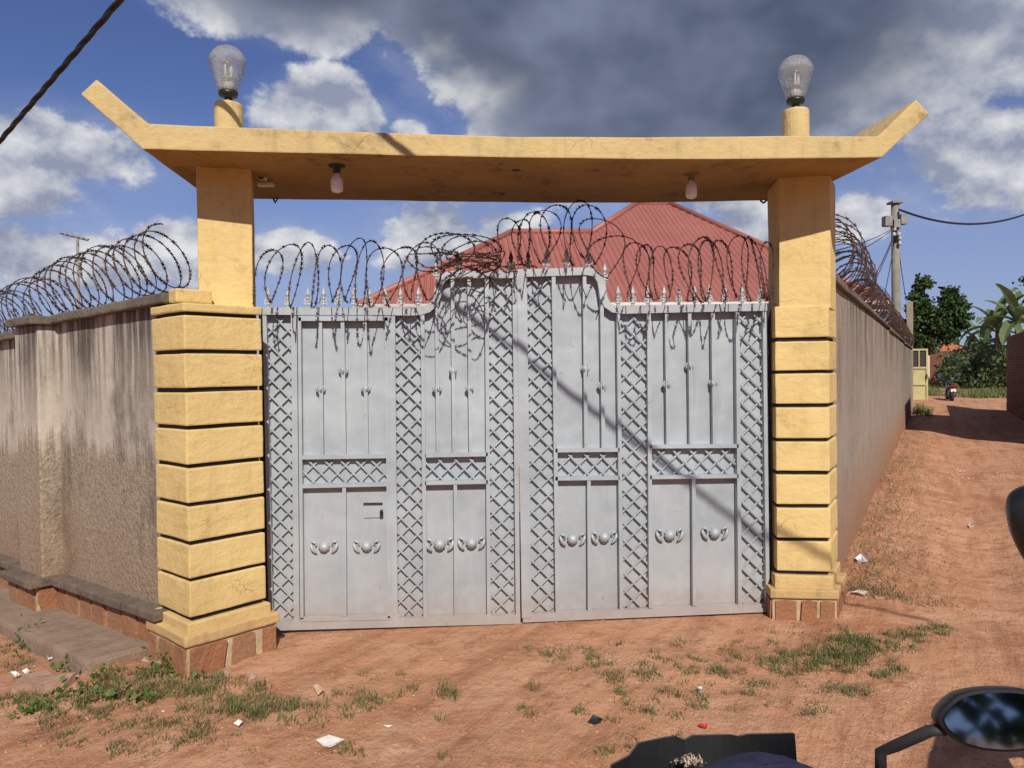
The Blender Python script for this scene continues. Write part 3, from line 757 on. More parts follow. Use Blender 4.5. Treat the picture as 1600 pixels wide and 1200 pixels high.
def lattice(parent, x0, y0, x1, y1, dy=.030, per=26.0, k=1.0, ph=0.0):
    """crossed flat bars between pixel limits on the gate plane; k = rise per run"""
    a, b_ = gp(x0, y1), gp(x1, y0)
    # corners follow the leaf, so use a bilinear map of the four pixels
    c00, c10, c01, c11 = gp(x0, y0), gp(x1, y0), gp(x0, y1), gp(x1, y1)
    W, Hh = x1-x0, y1-y0
    def P(u, v):
        u /= W; v /= Hh
        q = c00*(1-u)*(1-v)+c10*u*(1-v)+c01*(1-u)*v+c11*u*v
        return q
    for sg in (-1, 1):
        c = -W*k*1.0-per+ph if sg > 0 else ph
        lim = Hh+per+W*k
        while c < lim:
            # line v = c + sg*k*u ... clip to the rectangle
            pts = []
            us = [0.0, W]
            seg = [(u, c+sg*k*u) for u in us]
            (u0, v0), (u1, v1) = seg
            t0, t1 = 0.0, 1.0
            dv = v1-v0
            if abs(dv) > 1e-9:
                ta, tb = (0-v0)/dv, (Hh-v0)/dv
                if ta > tb: ta, tb = tb, ta
                t0, t1 = max(t0, ta), min(t1, tb)
            if t1-t0 > .08:
                pa = P(u0+(u1-u0)*t0, v0+dv*t0); pb = P(u0+(u1-u0)*t1, v0+dv*t1)
                jit = random.uniform(-.0035, .0035)
                z = V(0, dy+(.0 if sg > 0 else .006), jit)
                unit_bar('lattice_bar', 'gate_paint', parent, pa+z, pb+z, .011, .010)
            c += per
def gbar(parent, a, b_, w, name='bar', y0=0.0, d=.05):
    p, q = gp(*a), gp(*b_); o = V(0, y0+d/2, 0)
    return MB().bar(p+o, q+o, w*PXM, d).build(name, 'gate_paint', parent)
def sheet(parent, pts, name='panel', dy=.052):
    q = [gp(*p) for p in pts]; m = MB().extrude_y([(p.x, p.z) for p in q], GY+dy, GY+dy+.004)
    return m.build(name, 'gate_paint', parent)
def rail_path(parent, path, w, name='top_rail', y0=-.006, d=.05):
    q = [gp(*p) for p in path]; up, dn = [], []
    for i, p in enumerate(q):
        tdir = (q[min(i+1, len(q)-1)]-q[max(i-1, 0)]).normalized(); nn = V(-tdir.z, 0, tdir.x)
        dn.append(p-nn*w*PXM)
        up.append(p)
    m = MB(); n = len(q); k = 2*n
    vs = [V(p.x, GY+y0, p.z) for p in up+dn]+[V(p.x, GY+y0+d, p.z) for p in up+dn]
    fs = []
    for i in range(n-1):
        fs += [(n+i, n+i+1, i+1, i), (k+i, k+i+1, k+n+i+1, k+n+i), (i, i+1, k+i+1, k+i), (k+n+i, k+n+i+1, n+i+1, n+i)]
    fs += [(0, k, k+n, n), (n-1, n+n-1, k+n+n-1, k+n-1)]
    return m.add(vs, fs).build(name, 'gate_paint', parent, merge=True)
def section(t, xl, xr, rail_u, rail_l, ytop, ybot, bars_u, bars_l, ros, collars, ytops=None, lph=0):
    """framed bay: upper bars, lattice band, lower bars with rosettes"""
    (ul, ur) = rail_u; (ll, lr) = rail_l
    gbar(t, (xl, ul), (xr, ur), 6, 'rail'); gbar(t, (xl, ll), (xr, lr), 6, 'rail')
    f = lambda x, a, b_: a+(b_-a)*(x-xl)/(xr-xl)
    for j, x in enumerate(bars_u):
        yt = ytops[j] if ytops else ytop
        gbar(t, (x-1.0, yt), (x+1.5, f(x, ul, ur)-3), 5.6, 'bar', .004, .038)
    for x in bars_l: gbar(t, (x-.5, f(x, ll, lr)+3), (x+.5, ybot), 5.6, 'bar', .004, .040)
    lattice(t, xl, (ul+ur)/2+3, xr, (ll+lr)/2-3, .028, 25, 1.0, lph)
    for (x, y) in ros: place('rosette', ROS, t, gp(x, y, .046), random.uniform(-.03, .03), random.uniform(.94, 1.04))
    for (x, y) in collars: place('collar', COL, t, gp(x, y, .018), random.uniform(0, 1.5), 1.15)

def left_leaf():
    t = thing('gate_leaf', 'grey steel gate leaf with the small wicket door and lock', 'gate', gp(620, 985), 'leaves of the double gate')
    path = [(411, 480), (500, 480.5), (600, 481), (640, 481.5), (655, 481), (666, 477.5), (673, 471), (677.5, 461), (680, 447), (683, 437), (688, 430), (696, 425.5), (706, 423.5), (740, 423), (804, 423)]
    rail_path(t, path, 11.5)
    gbar(t, (413, 484), (423.5, 978), 6, 'stile', .0, .045)
    gbar(t, (804, 424), (809.5, 968), 7, 'stile', .0, .04)
    gbar(t, (414, 978.5), (813, 967.5), 14, 'bottom_rail', -.004, .045)
    # posts between the bays
    gbar(t, (459, 490), (463.5, 971), 9, 'post'); gbar(t, (611.5, 490), (616, 968), 11, 'post')
    gbar(t, (660, 485), (664.5, 968), 6, 'post'); gbar(t, (760.5, 431), (764, 966), 6, 'post')
    # lattice columns on their sheets
    sheet(t, [(420, 975), (460, 974), (456, 484), (412, 484)]); lattice(t, 416, 493, 457, 965, ph=4)
    sheet(t, [(619, 970), (661, 969), (657, 484), (615, 484)]); lattice(t, 618.5, 493, 660.5, 965, ph=14)
    sheet(t, [(767, 968), (806, 967), (803, 428), (763, 428)]); lattice(t, 765, 436, 803, 962, ph=9)
    # bay with the swept top
    sheet(t, [(665, 970), (763, 968), (760, 428), (700, 428), (688, 434), (683, 446), (680, 466), (673, 478), (661, 485)])
    section(t, 664, 762, (712, 710), (755, 753), 0, 964, [683, 708, 734], [712], [(687, 853), (737, 851)], [(683, 608), (708, 580), (734, 607)], [452, 434, 433], 6)
    # wicket door: a part with its own pieces
    w = sheet(t, [(470, 968), (609, 965), (604, 496), (465, 497)], 'wicket_door', .046)
    gbar(w, (468, 496), (472, 967), 5, 'stile', -.008, .036); gbar(w, (604, 496), (608.5, 965), 5, 'stile', -.008, .036)
    gbar(w, (466.5, 498), (606, 497.5), 7, 'top_rail', -.008, .036); gbar(w, (470, 968), (609.5, 965), 6, 'bottom_rail', -.008, .036)
    section(w, 471, 605, (715, 713), (760, 757), 500, 963, [501, 536, 571], [538], [(505, 857), (572, 856)], [(500, 609), (536, 580), (571, 608)], None, 3)
    q = [gp(568, 811), gp(597, 810), gp(597, 789), gp(568, 789)]
    MB().extrude_y([(p.x, p.z) for p in q], GY+.038, GY+.050).build('lock_plate', 'gate_paint', w)
    MB().bar(gp(567, 788.2, .036), gp(597, 788, .036), .008, .02).build('hasp', 'dark_steel', w)
    lk = gp(595.5, 800, .030)
    MB().lathe([(.010, -.006), (.011, .01), (.009, .018), (.0001, .02)], lk, 12, V(0, -1, 0)).box(lk+V(0, -.004, -.018), (.011, .008, .014)).build('padlock', 'dark_steel', w)
    for i, x in enumerate((418, 448, 480, 505, 528, 552, 576, 602, 627, 653)):
        place('finial', FIN, t, gp(x, 481, .02), random.uniform(-.2, .2), random.uniform(.9, 1.02), ry=random.uniform(-.05, .05))
    for (x, y, me) in ((682, 436, FIN), (715, 424, FIN_G), (799, 424, FIN_G)): place('finial', me, t, gp(x, y, .02), 0, 1.0)
    return t
def right_leaf():
    t = thing('gate_leaf', 'grey steel gate leaf hung on the dark post beside the lane pillar', 'gate', gp(1010, 965), 'leaves of the double gate')
    path = [(806, 421), (860, 419.5), (905, 418), (918, 418), (930, 420.5), (938, 426.5), (944, 436), (947, 450), (948.5, 463), (953, 472), (960, 477), (972, 478.5), (1080, 476), (1198, 474)]
    rail_path(t, path, 12)
    MB().bar(gp(814.5, 424, -.004), gp(822.5, 965, -.004), 15*PXM, .012).build('cover_strip', 'gate_paint', t)
    gbar(t, (819, 426), (826, 962), 9, 'stile', .004, .036)
    gbar(t, (1194.5, 478), (1200, 950), 6, 'stile', 0, .045)
    gbar(t, (817, 966), (1201, 949.5), 13, 'bottom_rail', -.006, .045)
    gbar(t, (865, 424), (871, 958), 6, 'post'); gbar(t, (966.5, 482), (971.5, 954), 6, 'post')
    gbar(t, (1014, 480), (1017, 950), 6, 'post'); gbar(t, (1152.5, 478), (1156.5, 945), 6, 'post')
    sheet(t, [(828, 966), (869, 964), (864, 424), (822, 424)]); lattice(t, 824.5, 434, 866, 956, ph=10)
    sheet(t, [(972, 960), (1014, 958), (1012, 482), (966, 483)]); lattice(t, 969.5, 491, 1015, 950, ph=2)
    sheet(t, [(1157, 952), (1197, 951), (1193, 480), (1152, 481)]); lattice(t, 1155, 490, 1195, 944, ph=16)
    sheet(t, [(871, 964), (970, 960), (966, 486), (955, 480), (949, 474), (945, 464), (943, 448), (938, 436), (930, 426), (918, 424), (865, 424)])
    section(t, 868, 968, (704, 703), (748, 747), 0, 955, [914.5, 941.5], [921], [(896, 845), (946, 842)], [(915.5, 577), (942, 604)], [428, 440], 8)
    sheet(t, [(1018, 957), (1157, 951), (1153, 481), (1014, 482)])
    section(t, 1016, 1154, (698, 697), (746, 744), 485, 947, [1043, 1079, 1115.5], [1085], [(1049, 838), (1120, 835)], [(1043.5, 602), (1079.5, 573), (1116, 600)], None, 4)
    for (x, y) in ((854, 420), (885, 419), (921, 419), (946, 442), (967, 479), (990, 478.5), (1014, 478), (1038, 477.5), (1062, 477), (1087, 476.5), (1110, 476), (1134, 476), (1162, 475.5), (1190, 475)):
        place('finial', FIN, t, gp(x, y, .02), random.uniform(-.2, .2), random.uniform(.9, 1.02), ry=random.uniform(-.05, .05))
    place('finial', FIN_G, t, gp(826, 421, .02), 0, .95)
    return t
left_leaf(); right_leaf()
g0, g1 = gp(1204, 958, .02), gp(1201, 478, .02)
tag(MB().bar(g0+V(0, .02, -.1), g1+V(.0, .02, .02), .042, .045).build('gate_post', 'dark_steel'), 'dark steel hinge post between the gate and the lane pillar', 'post')
g0, g1 = gp(409.5, 990, .05), gp(407, 482, .05)
tag(MB().bar(g0+V(0, .02, -.1), g1+V(0, .02, .0), .045, .045).build('gate_post', 'dark_steel'), 'steel hinge post between the wicket leaf and the walled pillar', 'post')

# ------------------------------------------------------------------ razor wire
def razor(name, label, pts, r=.0031, step=.036, blade=.0165, group='coils of razor wire'):
    t = thing(name, label, 'razor wire', pts[0], group)
    rr = random.Random(len(pts))
    MB().tube(pts, r, 5).build('wire', 'wire_rust', t, True)
    m = MB(); acc = 0.0
    for i in range(len(pts)-1):
        a, b_ = pts[i], pts[i+1]; L = (b_-a).length; acc += L
        if acc >= step and L > 1e-6:
            acc -= step
            d = (b_-a)/L; n1 = d.orthogonal().normalized(); n1.rotate(Matrix.Rotation(rr.uniform(0, 3.14), 3, d)); n2 = d.cross(n1)
            s = blade*rr.uniform(.85, 1.15)
            # a flat barb: two points each side of the core
            for sg in (-1, 1):
                m.add([a-d*s*.35, a+d*s*.35, a+n1*sg*s*.75+d*s*.95, a+n1*sg*s*.35, a+n1*sg*s*.75-d*s*.95, a+n2*.003], [(0, 1, 3), (1, 2, 3), (0, 3, 4), (0, 5, 1)])
    m.build('barb', 'wire_rust', t, kind='stuff')
    return t
def helix(axis, n_loops, rad, lean, samples=30, seed=1, jit=.12):
    rr = random.Random(seed); out = []; ph = [rr.uniform(-1, 1) for _ in range(n_loops+3)]; ph2 = [rr.uniform(-1, 1) for _ in range(n_loops+3)]
    for k in range(n_loops*samples):
        u = k/(n_loops*samples); lo = u*n_loops; i = int(lo); f = lo-i; f = f*f*(3-2*f)
        j1 = ph[i]*(1-f)+ph[i+1]*f; j2 = ph2[i]*(1-f)+ph2[i+1]*f
        c, up, side, ax, R = axis(u); th = lo*2*math.pi
        R = R*(1+jit*j1)
        out.append(c+up*(R*math.cos(th)+.02*j2)+side*(R*.9*math.sin(th))+ax*(lean*math.cos(th+.5)+j2*.03))
    return out
def left_axis(u):
    s = 4.6*(u**1.0)-.02
    R = .215-.015*math.sin(s*2.2)
    drop = 0 if s < 1.75 else min(.1, (s-1.75)*.25)
    z = 2.135-.012*s-drop+R*.92+.03*math.exp(-((s-.2)/.5)**2)
    return wl(s, -.09, z), V(0, 0, 1), WN, WD, R
razor('razor_wire', 'rusty razor wire coil along the stained roughcast wall', helix(left_axis, 30, .2, .13, 40, 4), r=.0036, blade=.018)
def lane_axis(u):
    s = 22*u-.1
    R = .27-.05*min(1, s/4)+.02*math.sin(s*1.3)
    z = 2.235-.005*s+.06+R*.9
    return lane(s, -.12, z), V(0, 0, 1), LN, LD, R
razor('razor_wire', 'dense razor wire coil along the wall of the dirt lane', helix(lane_axis, 190, .2, .09, 22, 9, .22), r=.0042, step=.045, blade=.019)
def gate_wire(loops, seed, y=-.02, samples=34):
    """loops: (cx, top, bottom, half width) in pixels on the gate plane, strung one after another"""
    rr = random.Random(seed); out = []; n = len(loops)
    loops = [(a[0]+rr.uniform(-6, 6), a[1]+rr.uniform(-4, 11), a[2]+rr.uniform(-6, 4), a[3]*rr.uniform(.65, 1.35)) for a in loops]
    for i in range(n-1):
        a, b_ = loops[i], loops[i+1]
        for k in range(samples):
            f = k/samples
            cx = a[0]+(b_[0]-a[0])*f; tp = a[1]+(b_[1]-a[1])*f; bt = a[2]+(b_[2]-a[2])*f; w = a[3]+(b_[3]-a[3])*f
            th = math.pi+2*math.pi*f
            up_ = .5+.5*math.cos(th); px = cx+w*1.15*math.sin(th+.25)*(.25+.75*up_**.6)+2.5*math.sin(th*2+i*1.7); py = (tp+bt)/2-(bt-tp)/2*math.cos(th)
            q = gp(px, py); out.append(V(q.x, GY-.11+.21*math.sin(th+.9)*(.65+.35*math.sin(i*2.1)), q.z))
    return out
razor('razor_wire', 'loose open razor wire loops above the wicket side of the gate', gate_wire([(412, 400, 482, 4), (436, 380, 484, 12), (468, 384, 480, 14), (495, 375, 484, 13), (528, 380, 478, 10), (545, 378, 474, 14), (572, 377, 480, 15), (585, 370, 484, 15), (612, 385, 484, 18), (640, 386, 478, 22), (668, 372, 474, 38), (705, 348, 424, 50), (748, 380, 430, 34), (742, 405, 432, 44), (790, 402, 428, 30)], 3))
razor('razor_wire', 'tall tangled razor wire loops over the raised middle of the gate', gate_wire([(775, 325, 416, 8), (806, 342, 420, 16), (812, 324, 418, 26), (842, 338, 418, 26), (856, 321, 414, 22), (885, 318, 420, 20), (905, 318, 415, 24), (925, 326, 418, 26), (945, 346, 440, 42), (975, 376, 470, 24)], 5))
razor('razor_wire', 'even razor wire loops above the gate beside the lane pillar', gate_wire([(975, 385, 474, 20), (1000, 374, 476, 26), (1018, 384, 478, 22), (1036, 378, 474, 26), (1062, 376, 476, 27), (1078, 377, 474, 26), (1095, 374, 478, 22), (1116, 375, 476, 24), (1134, 370, 474, 20), (1152, 372, 478, 18), (1172, 366, 470, 16), (1186, 376, 474, 14), (1196, 380, 478, 6)], 7))
# tangle hanging low over the front of the raised part
tg = [gp(x, y, d) for (x, y, d) in ((690, 432, -.05), (700, 418, -.08), (725, 408, -.06), (752, 411, .0), (775, 426, .06), (760, 434, -.05), (735, 420, -.09), (712, 428, -.1), (700, 444, -.07), (722, 432, -.02), (748, 420, -.08), (770, 414, -.1), (790, 428, -.06), (800, 416, -.02), (820, 412, .04), (838, 420, -.06))]
def smooth_path(P, k=10):
    out = []
    for i in range(len(P)-1):
        p0, p1, p2, p3 = P[max(i-1, 0)], P[i], P[i+1], P[min(i+2, len(P)-1)]
        for j in range(k):
            t_ = j/k; out.append(.5*((2*p1)+(p2-p0)*t_+(2*p0-5*p1+4*p2-p3)*t_*t_+(3*p1-p0-3*p2+p3)*t_**3))
    return out+[P[-1]]
def hang():
    rr = random.Random(12); P = []
    for k in range(7):
        c = gp(674+k*15+rr.uniform(-8, 8), 418+rr.uniform(-16, 10)); R0 = rr.uniform(.07, .15); y = -.30+rr.uniform(-.14, .14); tl = rr.uniform(-.5, .5)
        for j in range(18):
            a = j/18*2*math.pi; P.append(V(c.x+R0*math.cos(a)*1.1+.02*k/9, GY+y+R0*.9*math.sin(a+tl), c.z+R0*.55*math.sin(a)+.02*math.cos(a*2+k)))
    return smooth_path(P[::2], 6)
razor('razor_wire', 'slack razor wire loops slung forward of the raised wicket-side rail', hang())
razor('razor_wire', 'bunched razor wire tangle lying on the raised top rail', smooth_path(tg, 10))

# ------------------------------------------------------------------ house with the red roof
def house():
    YE = 12.6; ez = on_y(1100, 474, YE).z
    t = thing('house', 'house with a red corrugated iron hip roof behind the gate', 'house', (on_y(950, 474, YE).x, YE+4, 0))
    pitch = math.tan(R_(31)); n = V(0, -pitch, 1).normalized(); n = V(0, -math.sin(R_(31)), math.cos(R_(31)))
    P0 = V(0, YE, ez)
    e = lambda px, py: on_plane(px, py, P0, n)
    eL, hL, vL, aL, aR, eR = e(560, 478), e(800, 365.5), e(925, 362), e(995, 319), e(1046, 318.5), e(1392, 476)
    eL.z = eR.z = ez; eL.y = eR.y = YE
    hL.z = vL.z = (hL.z+vL.z)/2; aL.z = aR.z = (aL.z+aR.z)/2
    yb = 2*aL.y-YE; ybw = 2*hL.y-YE
    hL.y = vL.y = YE+(hL.z-ez)/pitch; aL.y = aR.y = YE+(aL.z-ez)/pitch
    yb = 2*aL.y-YE; ybw = 2*hL.y-YE
    eRb = V(eR.x, yb, ez); xml = aL.x-(aL.y-YE)*.95; eMb = V(xml, yb, ez); eLb = V(eL.x, ybw, ez)
    roof = MB()
    def corr(poly, along, upv, name, per=.105, amp=.026):
        """corrugated sheet: strips along `along`, clipped to the polygon (given in the roof plane)"""
        o = poly[0]; A = along.normalized(); N_ = None
        nn = (poly[1]-poly[0]).cross(poly[2]-poly[0]).normalized()
        if nn.z < 0: nn = -nn
        U = nn.cross(A).normalized()
        if U.z < 0: U = -U
        q = [((p-o).dot(A), (p-o).dot(U)) for p in poly]
        lo, hi = min(a for a, b_ in q), max(a for a, b_ in q)
        def span(a):
            ys = []
            for i in range(len(q)):
                (x0, y0), (x1, y1) = q[i], q[(i+1) % len(q)]
                if (x0-a)*(x1-a) <= 0 and abs(x1-x0) > 1e-9: ys.append(y0+(y1-y0)*(a-x0)/(x1-x0))
            return (min(ys), max(ys)) if ys else (0, 0)
        m = MB(); k = int((hi-lo)/per*6); vs = []
        for i in range(k+1):
            a = lo+(hi-lo)*(i+.001)/(k+.002); y0, y1 = span(a)
            ph = (a-lo)/per % 1.0
            h = amp if ph < .22 else (amp*.0 if ph > .34 and ph < .88 else amp*.5)
            vs += [o+A*a+U*y0+nn*h, o+A*a+U*y1+nn*h]
        m.add(vs, [(2*i, 2*i+2, 2*i+3, 2*i+1) for i in range(k)])
        return m.build(name, 'roof_red', t)
    corr([eL, eR, aR, aL, vL, hL], V(1, 0, 0), None, 'roof_slope')
    corr([eR, eRb, aR], V(0, 1, 0), None, 'roof_slope')
    corr([eLb, eL, hL], V(0, -1, 0), None, 'roof_slope')
    corr([eRb, eMb, aL, aR], V(-1, 0, 0), None, 'roof_slope')
    corr([V(vL.x+2.5, ybw, ez), eLb, hL, V(vL.x+.6, hL.y, hL.z)], V(-1, 0, 0), None, 'roof_slope')
    corr([eMb, V(xml, YE, ez), aL], V(0, -1, 0), None, 'roof_slope')
    for (a, b_) in ((eL, hL), (hL, vL), (vL, aL), (aL, aR), (aR, eR), (eRb, aR), (eLb, hL), (eMb, aL)):
        MB().tube([a+V(0, 0, .02), b_+V(0, 0, .02)], .065, 8).build('ridge_cap', 'roof_red', t, True)
    o_ = .5
    MB().hexa([V(eL.x+o_, YE+o_, -.2), V(eR.x-o_, YE+o_, -.2), V(eR.x-o_, yb-o_, -.2), V(eL.x+o_, yb-o_, -.2), V(eL.x+o_, YE+o_, ez+.02), V(eR.x-o_, YE+o_, ez+.02), V(eR.x-o_, min(yb, ybw)-o_, ez+.02), V(eL.x+o_, min(yb, ybw)-o_, ez+.02)]).build('wall', 'house_wall', t)
    MB().box(((eL.x+eR.x)/2, YE-.03, ez-.07), ((eR.x-eL.x)/2, .02, .09)).build('fascia_board', 'gutter_white', t)
    MB().tube([V(eL.x, YE-.09, ez-.03), V(eR.x, YE-.09, ez-.03)], .05, 8).build('gutter', 'gutter_white', t, True)
house()

# ------------------------------------------------------------------ poles and cables
def pole():
    b0 = on_y(1401, 470, 22.0); b0.z = -.3; top = on_y(1398.5, 318, 22.0)
    t = thing('utility_pole', 'grey wooden utility pole with meter boxes behind the lane wall', 'utility pole', b0)
    b1 = V(b0.x, b0.y, b0.z)
    MB().tube([b1, (b1+top)/2, top], [.14, .125, .11], 14).build('pole', 'pole_grey', t, True)
    MB().box(top+V(0, 0, .02), (.17, .17, .03)).build('cap', 'pole_grey', t)
    for (px, py, w, h) in ((1386, 346, .11, .15), (1410, 343, .10, .15), (1399, 350, .10, .12)):
        c = on_y(px, py, 21.85); MB().box(c, (w, .11, h)).plaster('meter_box', 'box_grey', t, 0, 0, .015)
    for (px, py) in ((1397, 366), (1405, 366), (1406, 372), (1398, 358), (1406, 380)):
        c = on_y(px, py, 21.8); MB().lathe([(.03, -.06), (.055, -.02), (.04, 0), (.055, .03), (.02, .06)], c, 10).build('insulator', 'porcelain', t, True)
    MB().tube([on_y(1404, 330, 21.85), on_y(1406, 352, 21.85), on_y(1400, 362, 21.85), on_y(1399, 380, 21.85)], .02, 6).build('conduit', 'rubber_cable', t, True)
    return top
def catenary(a, b_, sag, n=24):
    return [a+(b_-a)*(i/n)-V(0, 0, sag*4*(i/n)*(1-i/n)) for i in range(n+1)]
ptop = pole()
def cable(name, label, path, r, m='thin_cable', grp=None):
    return tag(MB().tube(path, r, 6).build(name, m, None, True), label, 'cable', grp)
cable('overhead_cable', 'single dark cable sagging from the pole top across the lane', catenary(on_y(1404, 327, 21.9), on_y(1640, 318, 24), .55), .032, 'rubber_cable')
for (x0, y0, x1, y1, Y1, lab) in ((1393, 358, 1300, 393, 12.0, 'thin service cable from the pole meter boxes towards the house'), (1393, 360, 1300, 412, 12.2, 'second service cable from the pole meter boxes, hung lower'),
                                 (1396, 368, 1362, 440, 16.0, 'slanting stay wire beside the utility pole'), (1396, 372, 1352, 470, 16.5, 'second slanting stay wire below the service cables'), (1397, 380, 1380, 470, 19.0, 'steep thin wire from the pole insulators to the lane wall'), (1405, 395, 1416, 470, 23.0, 'thin steep wire on the banana side of the utility pole')):
    cable('service_wire', lab, catenary(on_y(x0, y0, 21.9), on_y(x1, y1, Y1), .06), .011)
# cable bundle passing overhead: its line follows from the photograph and from its shadow on the gate
s_a, s_b = on_y(810, 543, GY+.01), on_y(1129, 787, GY+.01)
n1 = (s_b-s_a).cross(SUN); n2 = ray(0, 220).cross(ray(187, 0)); cd = n1.cross(n2).normalized()
M3 = Matrix((n1, n2, cd)); cp0 = M3.inverted() @ V(n1.dot(s_a), n2.dot(CP), 0)
if cd.y > 0: cd = -cd
tb = thing('cable_bundle', 'thick twisted black cable bundle passing high over the stained wall', 'cable', cp0+cd*2)
for k in range(3):
    path = []
    for i in range(260):
        s_ = -9+i*.05; a = s_*9+k*2.094; u_ = cd.orthogonal().normalized(); w_ = cd.cross(u_)
        path.append(cp0+cd*s_+(u_*math.cos(a)+w_*math.sin(a))*.0095)
    MB().tube(path, .0105, 7).build('strand', 'rubber_cable', tb, True)
# antenna behind the left wall
am = on_y(121, 478, 11.0); at = on_y(121, 372, 11.0)
t = thing('antenna_mast', 'thin television aerial on a mast behind the stained wall', 'antenna', (am.x, am.y, 0))
MB().tube([V(am.x, am.y, 0), at], .02, 8).build('mast', 'pole_grey', t, True)
MB().tube([at+V(-.2, 0, .06), at+V(.14, 0, -.03)], .015, 6).build('boom', 'pole_grey', t)
for k in range(5):
    c = at+V(-.18+.07*k, 0, .055-.018*k); MB().tube([c+V(0, -.12, -.01), c+V(0, .12, .02)], .008, 5).build('element', 'pole_grey', t)

# ------------------------------------------------------------------ the far end of the lane
def brick_block(t, o, d, nrm, L, Hh, th, bl=.23, bh=.085, name='brick_courses'):
    """joint-coloured core with real bricks on its face and ends, as one part"""
    up = V(0, 0, 1)
    MB().box(o+d*L/2+nrm*(-th/2)+up*(Hh/2), (L/2-.01, th/2-.012, Hh/2-.005), (d, nrm, up)).build('core', 'brick_joint', t)
    m = MB(); rr = random.Random(7); r = 0; z = .0
    while z < Hh-.02:
        x = -(bl/2)*(r % 2)
        while x < L:
            a, b_ = max(0, x), min(L, x+bl-.014)
            if b_-a > .03:
                pr = rr.uniform(-.004, .012)
                m.box(o+d*(a+b_)/2+nrm*(-.05+pr)+up*(z+bh/2-.006), ((b_-a)/2, .05, bh/2-.008), (d, nrm, up))
            x += bl
        w = 0
        for e_, sg in ((o, -1), (o+d*L, 1)):
            m.box(e_+nrm*(-th/2)+d*sg*(-.04+rr.uniform(-.003, .01))+up*(z+bh/2-.006), (.04, th/2-.004, bh/2-.008), (d, nrm, up))
        z += bh; r += 1
    m.build(name, 'brick', t, kind='stuff')
t = thing('brick_wall', 'red brick wall along the shaded side of the lane', 'wall', lane(19, 2.9, 0))
brick_block(t, lane(17.2, 2.9, -.15), LD, -LN, 8.7, 2.7, .24)
t = thing('brick_building', 'tall brick building shading the lane, joined to the brick wall', 'building', lane(14.5, 4.2, 0))
brick_block(t, lane(12.1, 2.9, -.2), LD, -LN, 5.0, 4.49, .2)
brick_block(t, lane(12.32, 6.5, -.2), -LN, -LD, 3.39, 4.49, .2)
MB().hexa([lane(12.53, 3.11, -.2), lane(12.53, 6.49, -.2), lane(17.08, 6.49, -.2), lane(17.08, 3.11, -.2), lane(12.53, 3.11, 4.29), lane(12.53, 6.49, 4.29), lane(17.08, 6.49, 4.29), lane(17.08, 3.11, 4.29)]).build('wall', 'brick', t)
MB().hexa([lane(11.9, 2.7, 4.302), lane(11.9, 6.8, 4.302), lane(17.3, 6.8, 4.302), lane(17.3, 2.7, 4.302), lane(11.9, 2.7, 4.4), lane(11.9, 6.8, 5.2), lane(17.3, 6.8, 5.2), lane(17.3, 2.7, 4.4)]).build('roof', 'roof_orange', t)
# metal yard door standing at the lane's left
def far_door():
    o = on_ground(1423, 626); e_ = on_ground(1450, 626); d = (e_-o); L = d.length; d.normalize(); nrm = V(d.y, -d.x, 0); Hh = 2.35
    t = thing('yard_door', 'cream metal yard door with dark panes at the far end of the lane', 'door', o)
    up = V(0, 0, 1)
    def bx(u0, u1, z0, z1, y, th, nm, m): MB().box(o+d*(L*(u0+u1)/2)+up*((z0+z1)/2)+nrm*y, (L*(u1-u0)/2, th, (z1-z0)/2), (d, nrm, up)).build(nm, m, t)
    bx(0, .08, 0, Hh, 0, .04, 'stile', 'door_cream'); bx(.9, 1.0, 0, Hh, 0, .04, 'stile', 'door_cream'); bx(.46, .52, 1.5, Hh, 0, .035, 'stile', 'door_cream')
    for z in (0, .7, 1.45, Hh-.08): bx(.08, .9, z, z+.08, 0, .04, 'rail', 'door_cream')
    bx(.08, .9, .08, .7, -.02, .01, 'panel', 'door_cream'); bx(.08, .9, .78, 1.45, -.02, .01, 'panel', 'door_cream')
    bx(.08, .46, 1.53, Hh-.08, -.02, .01, 'pane', 'door_dark'); bx(.52, .9, 1.53, Hh-.08, -.02, .01, 'pane', 'door_dark')
    MB().box(o+d*L*.93+up*1.1+nrm*.06, (.02, .03, .1), (d, nrm, up)).build('handle', 'dark_steel', t)
far_door()
# stub wall joining the yard door to the compound
w0, w1 = lane(22.6, -.3), on_ground(1424, 627)
t = thing('yard_wall', 'low plastered wall between the corner post and the yard door', 'wall', w0)
dd = (w1-w0).normalized(); nn_ = V(dd.y, -dd.x, 0)
MB().box((w0+w1)/2+V(0, 0, 1.0)-nn_*.15, ((w1-w0).length/2, .1, 1.05), (dd, nn_, V(0, 0, 1))).plaster('wall_panel', 'wall_lane', t, 4, .01, .01)
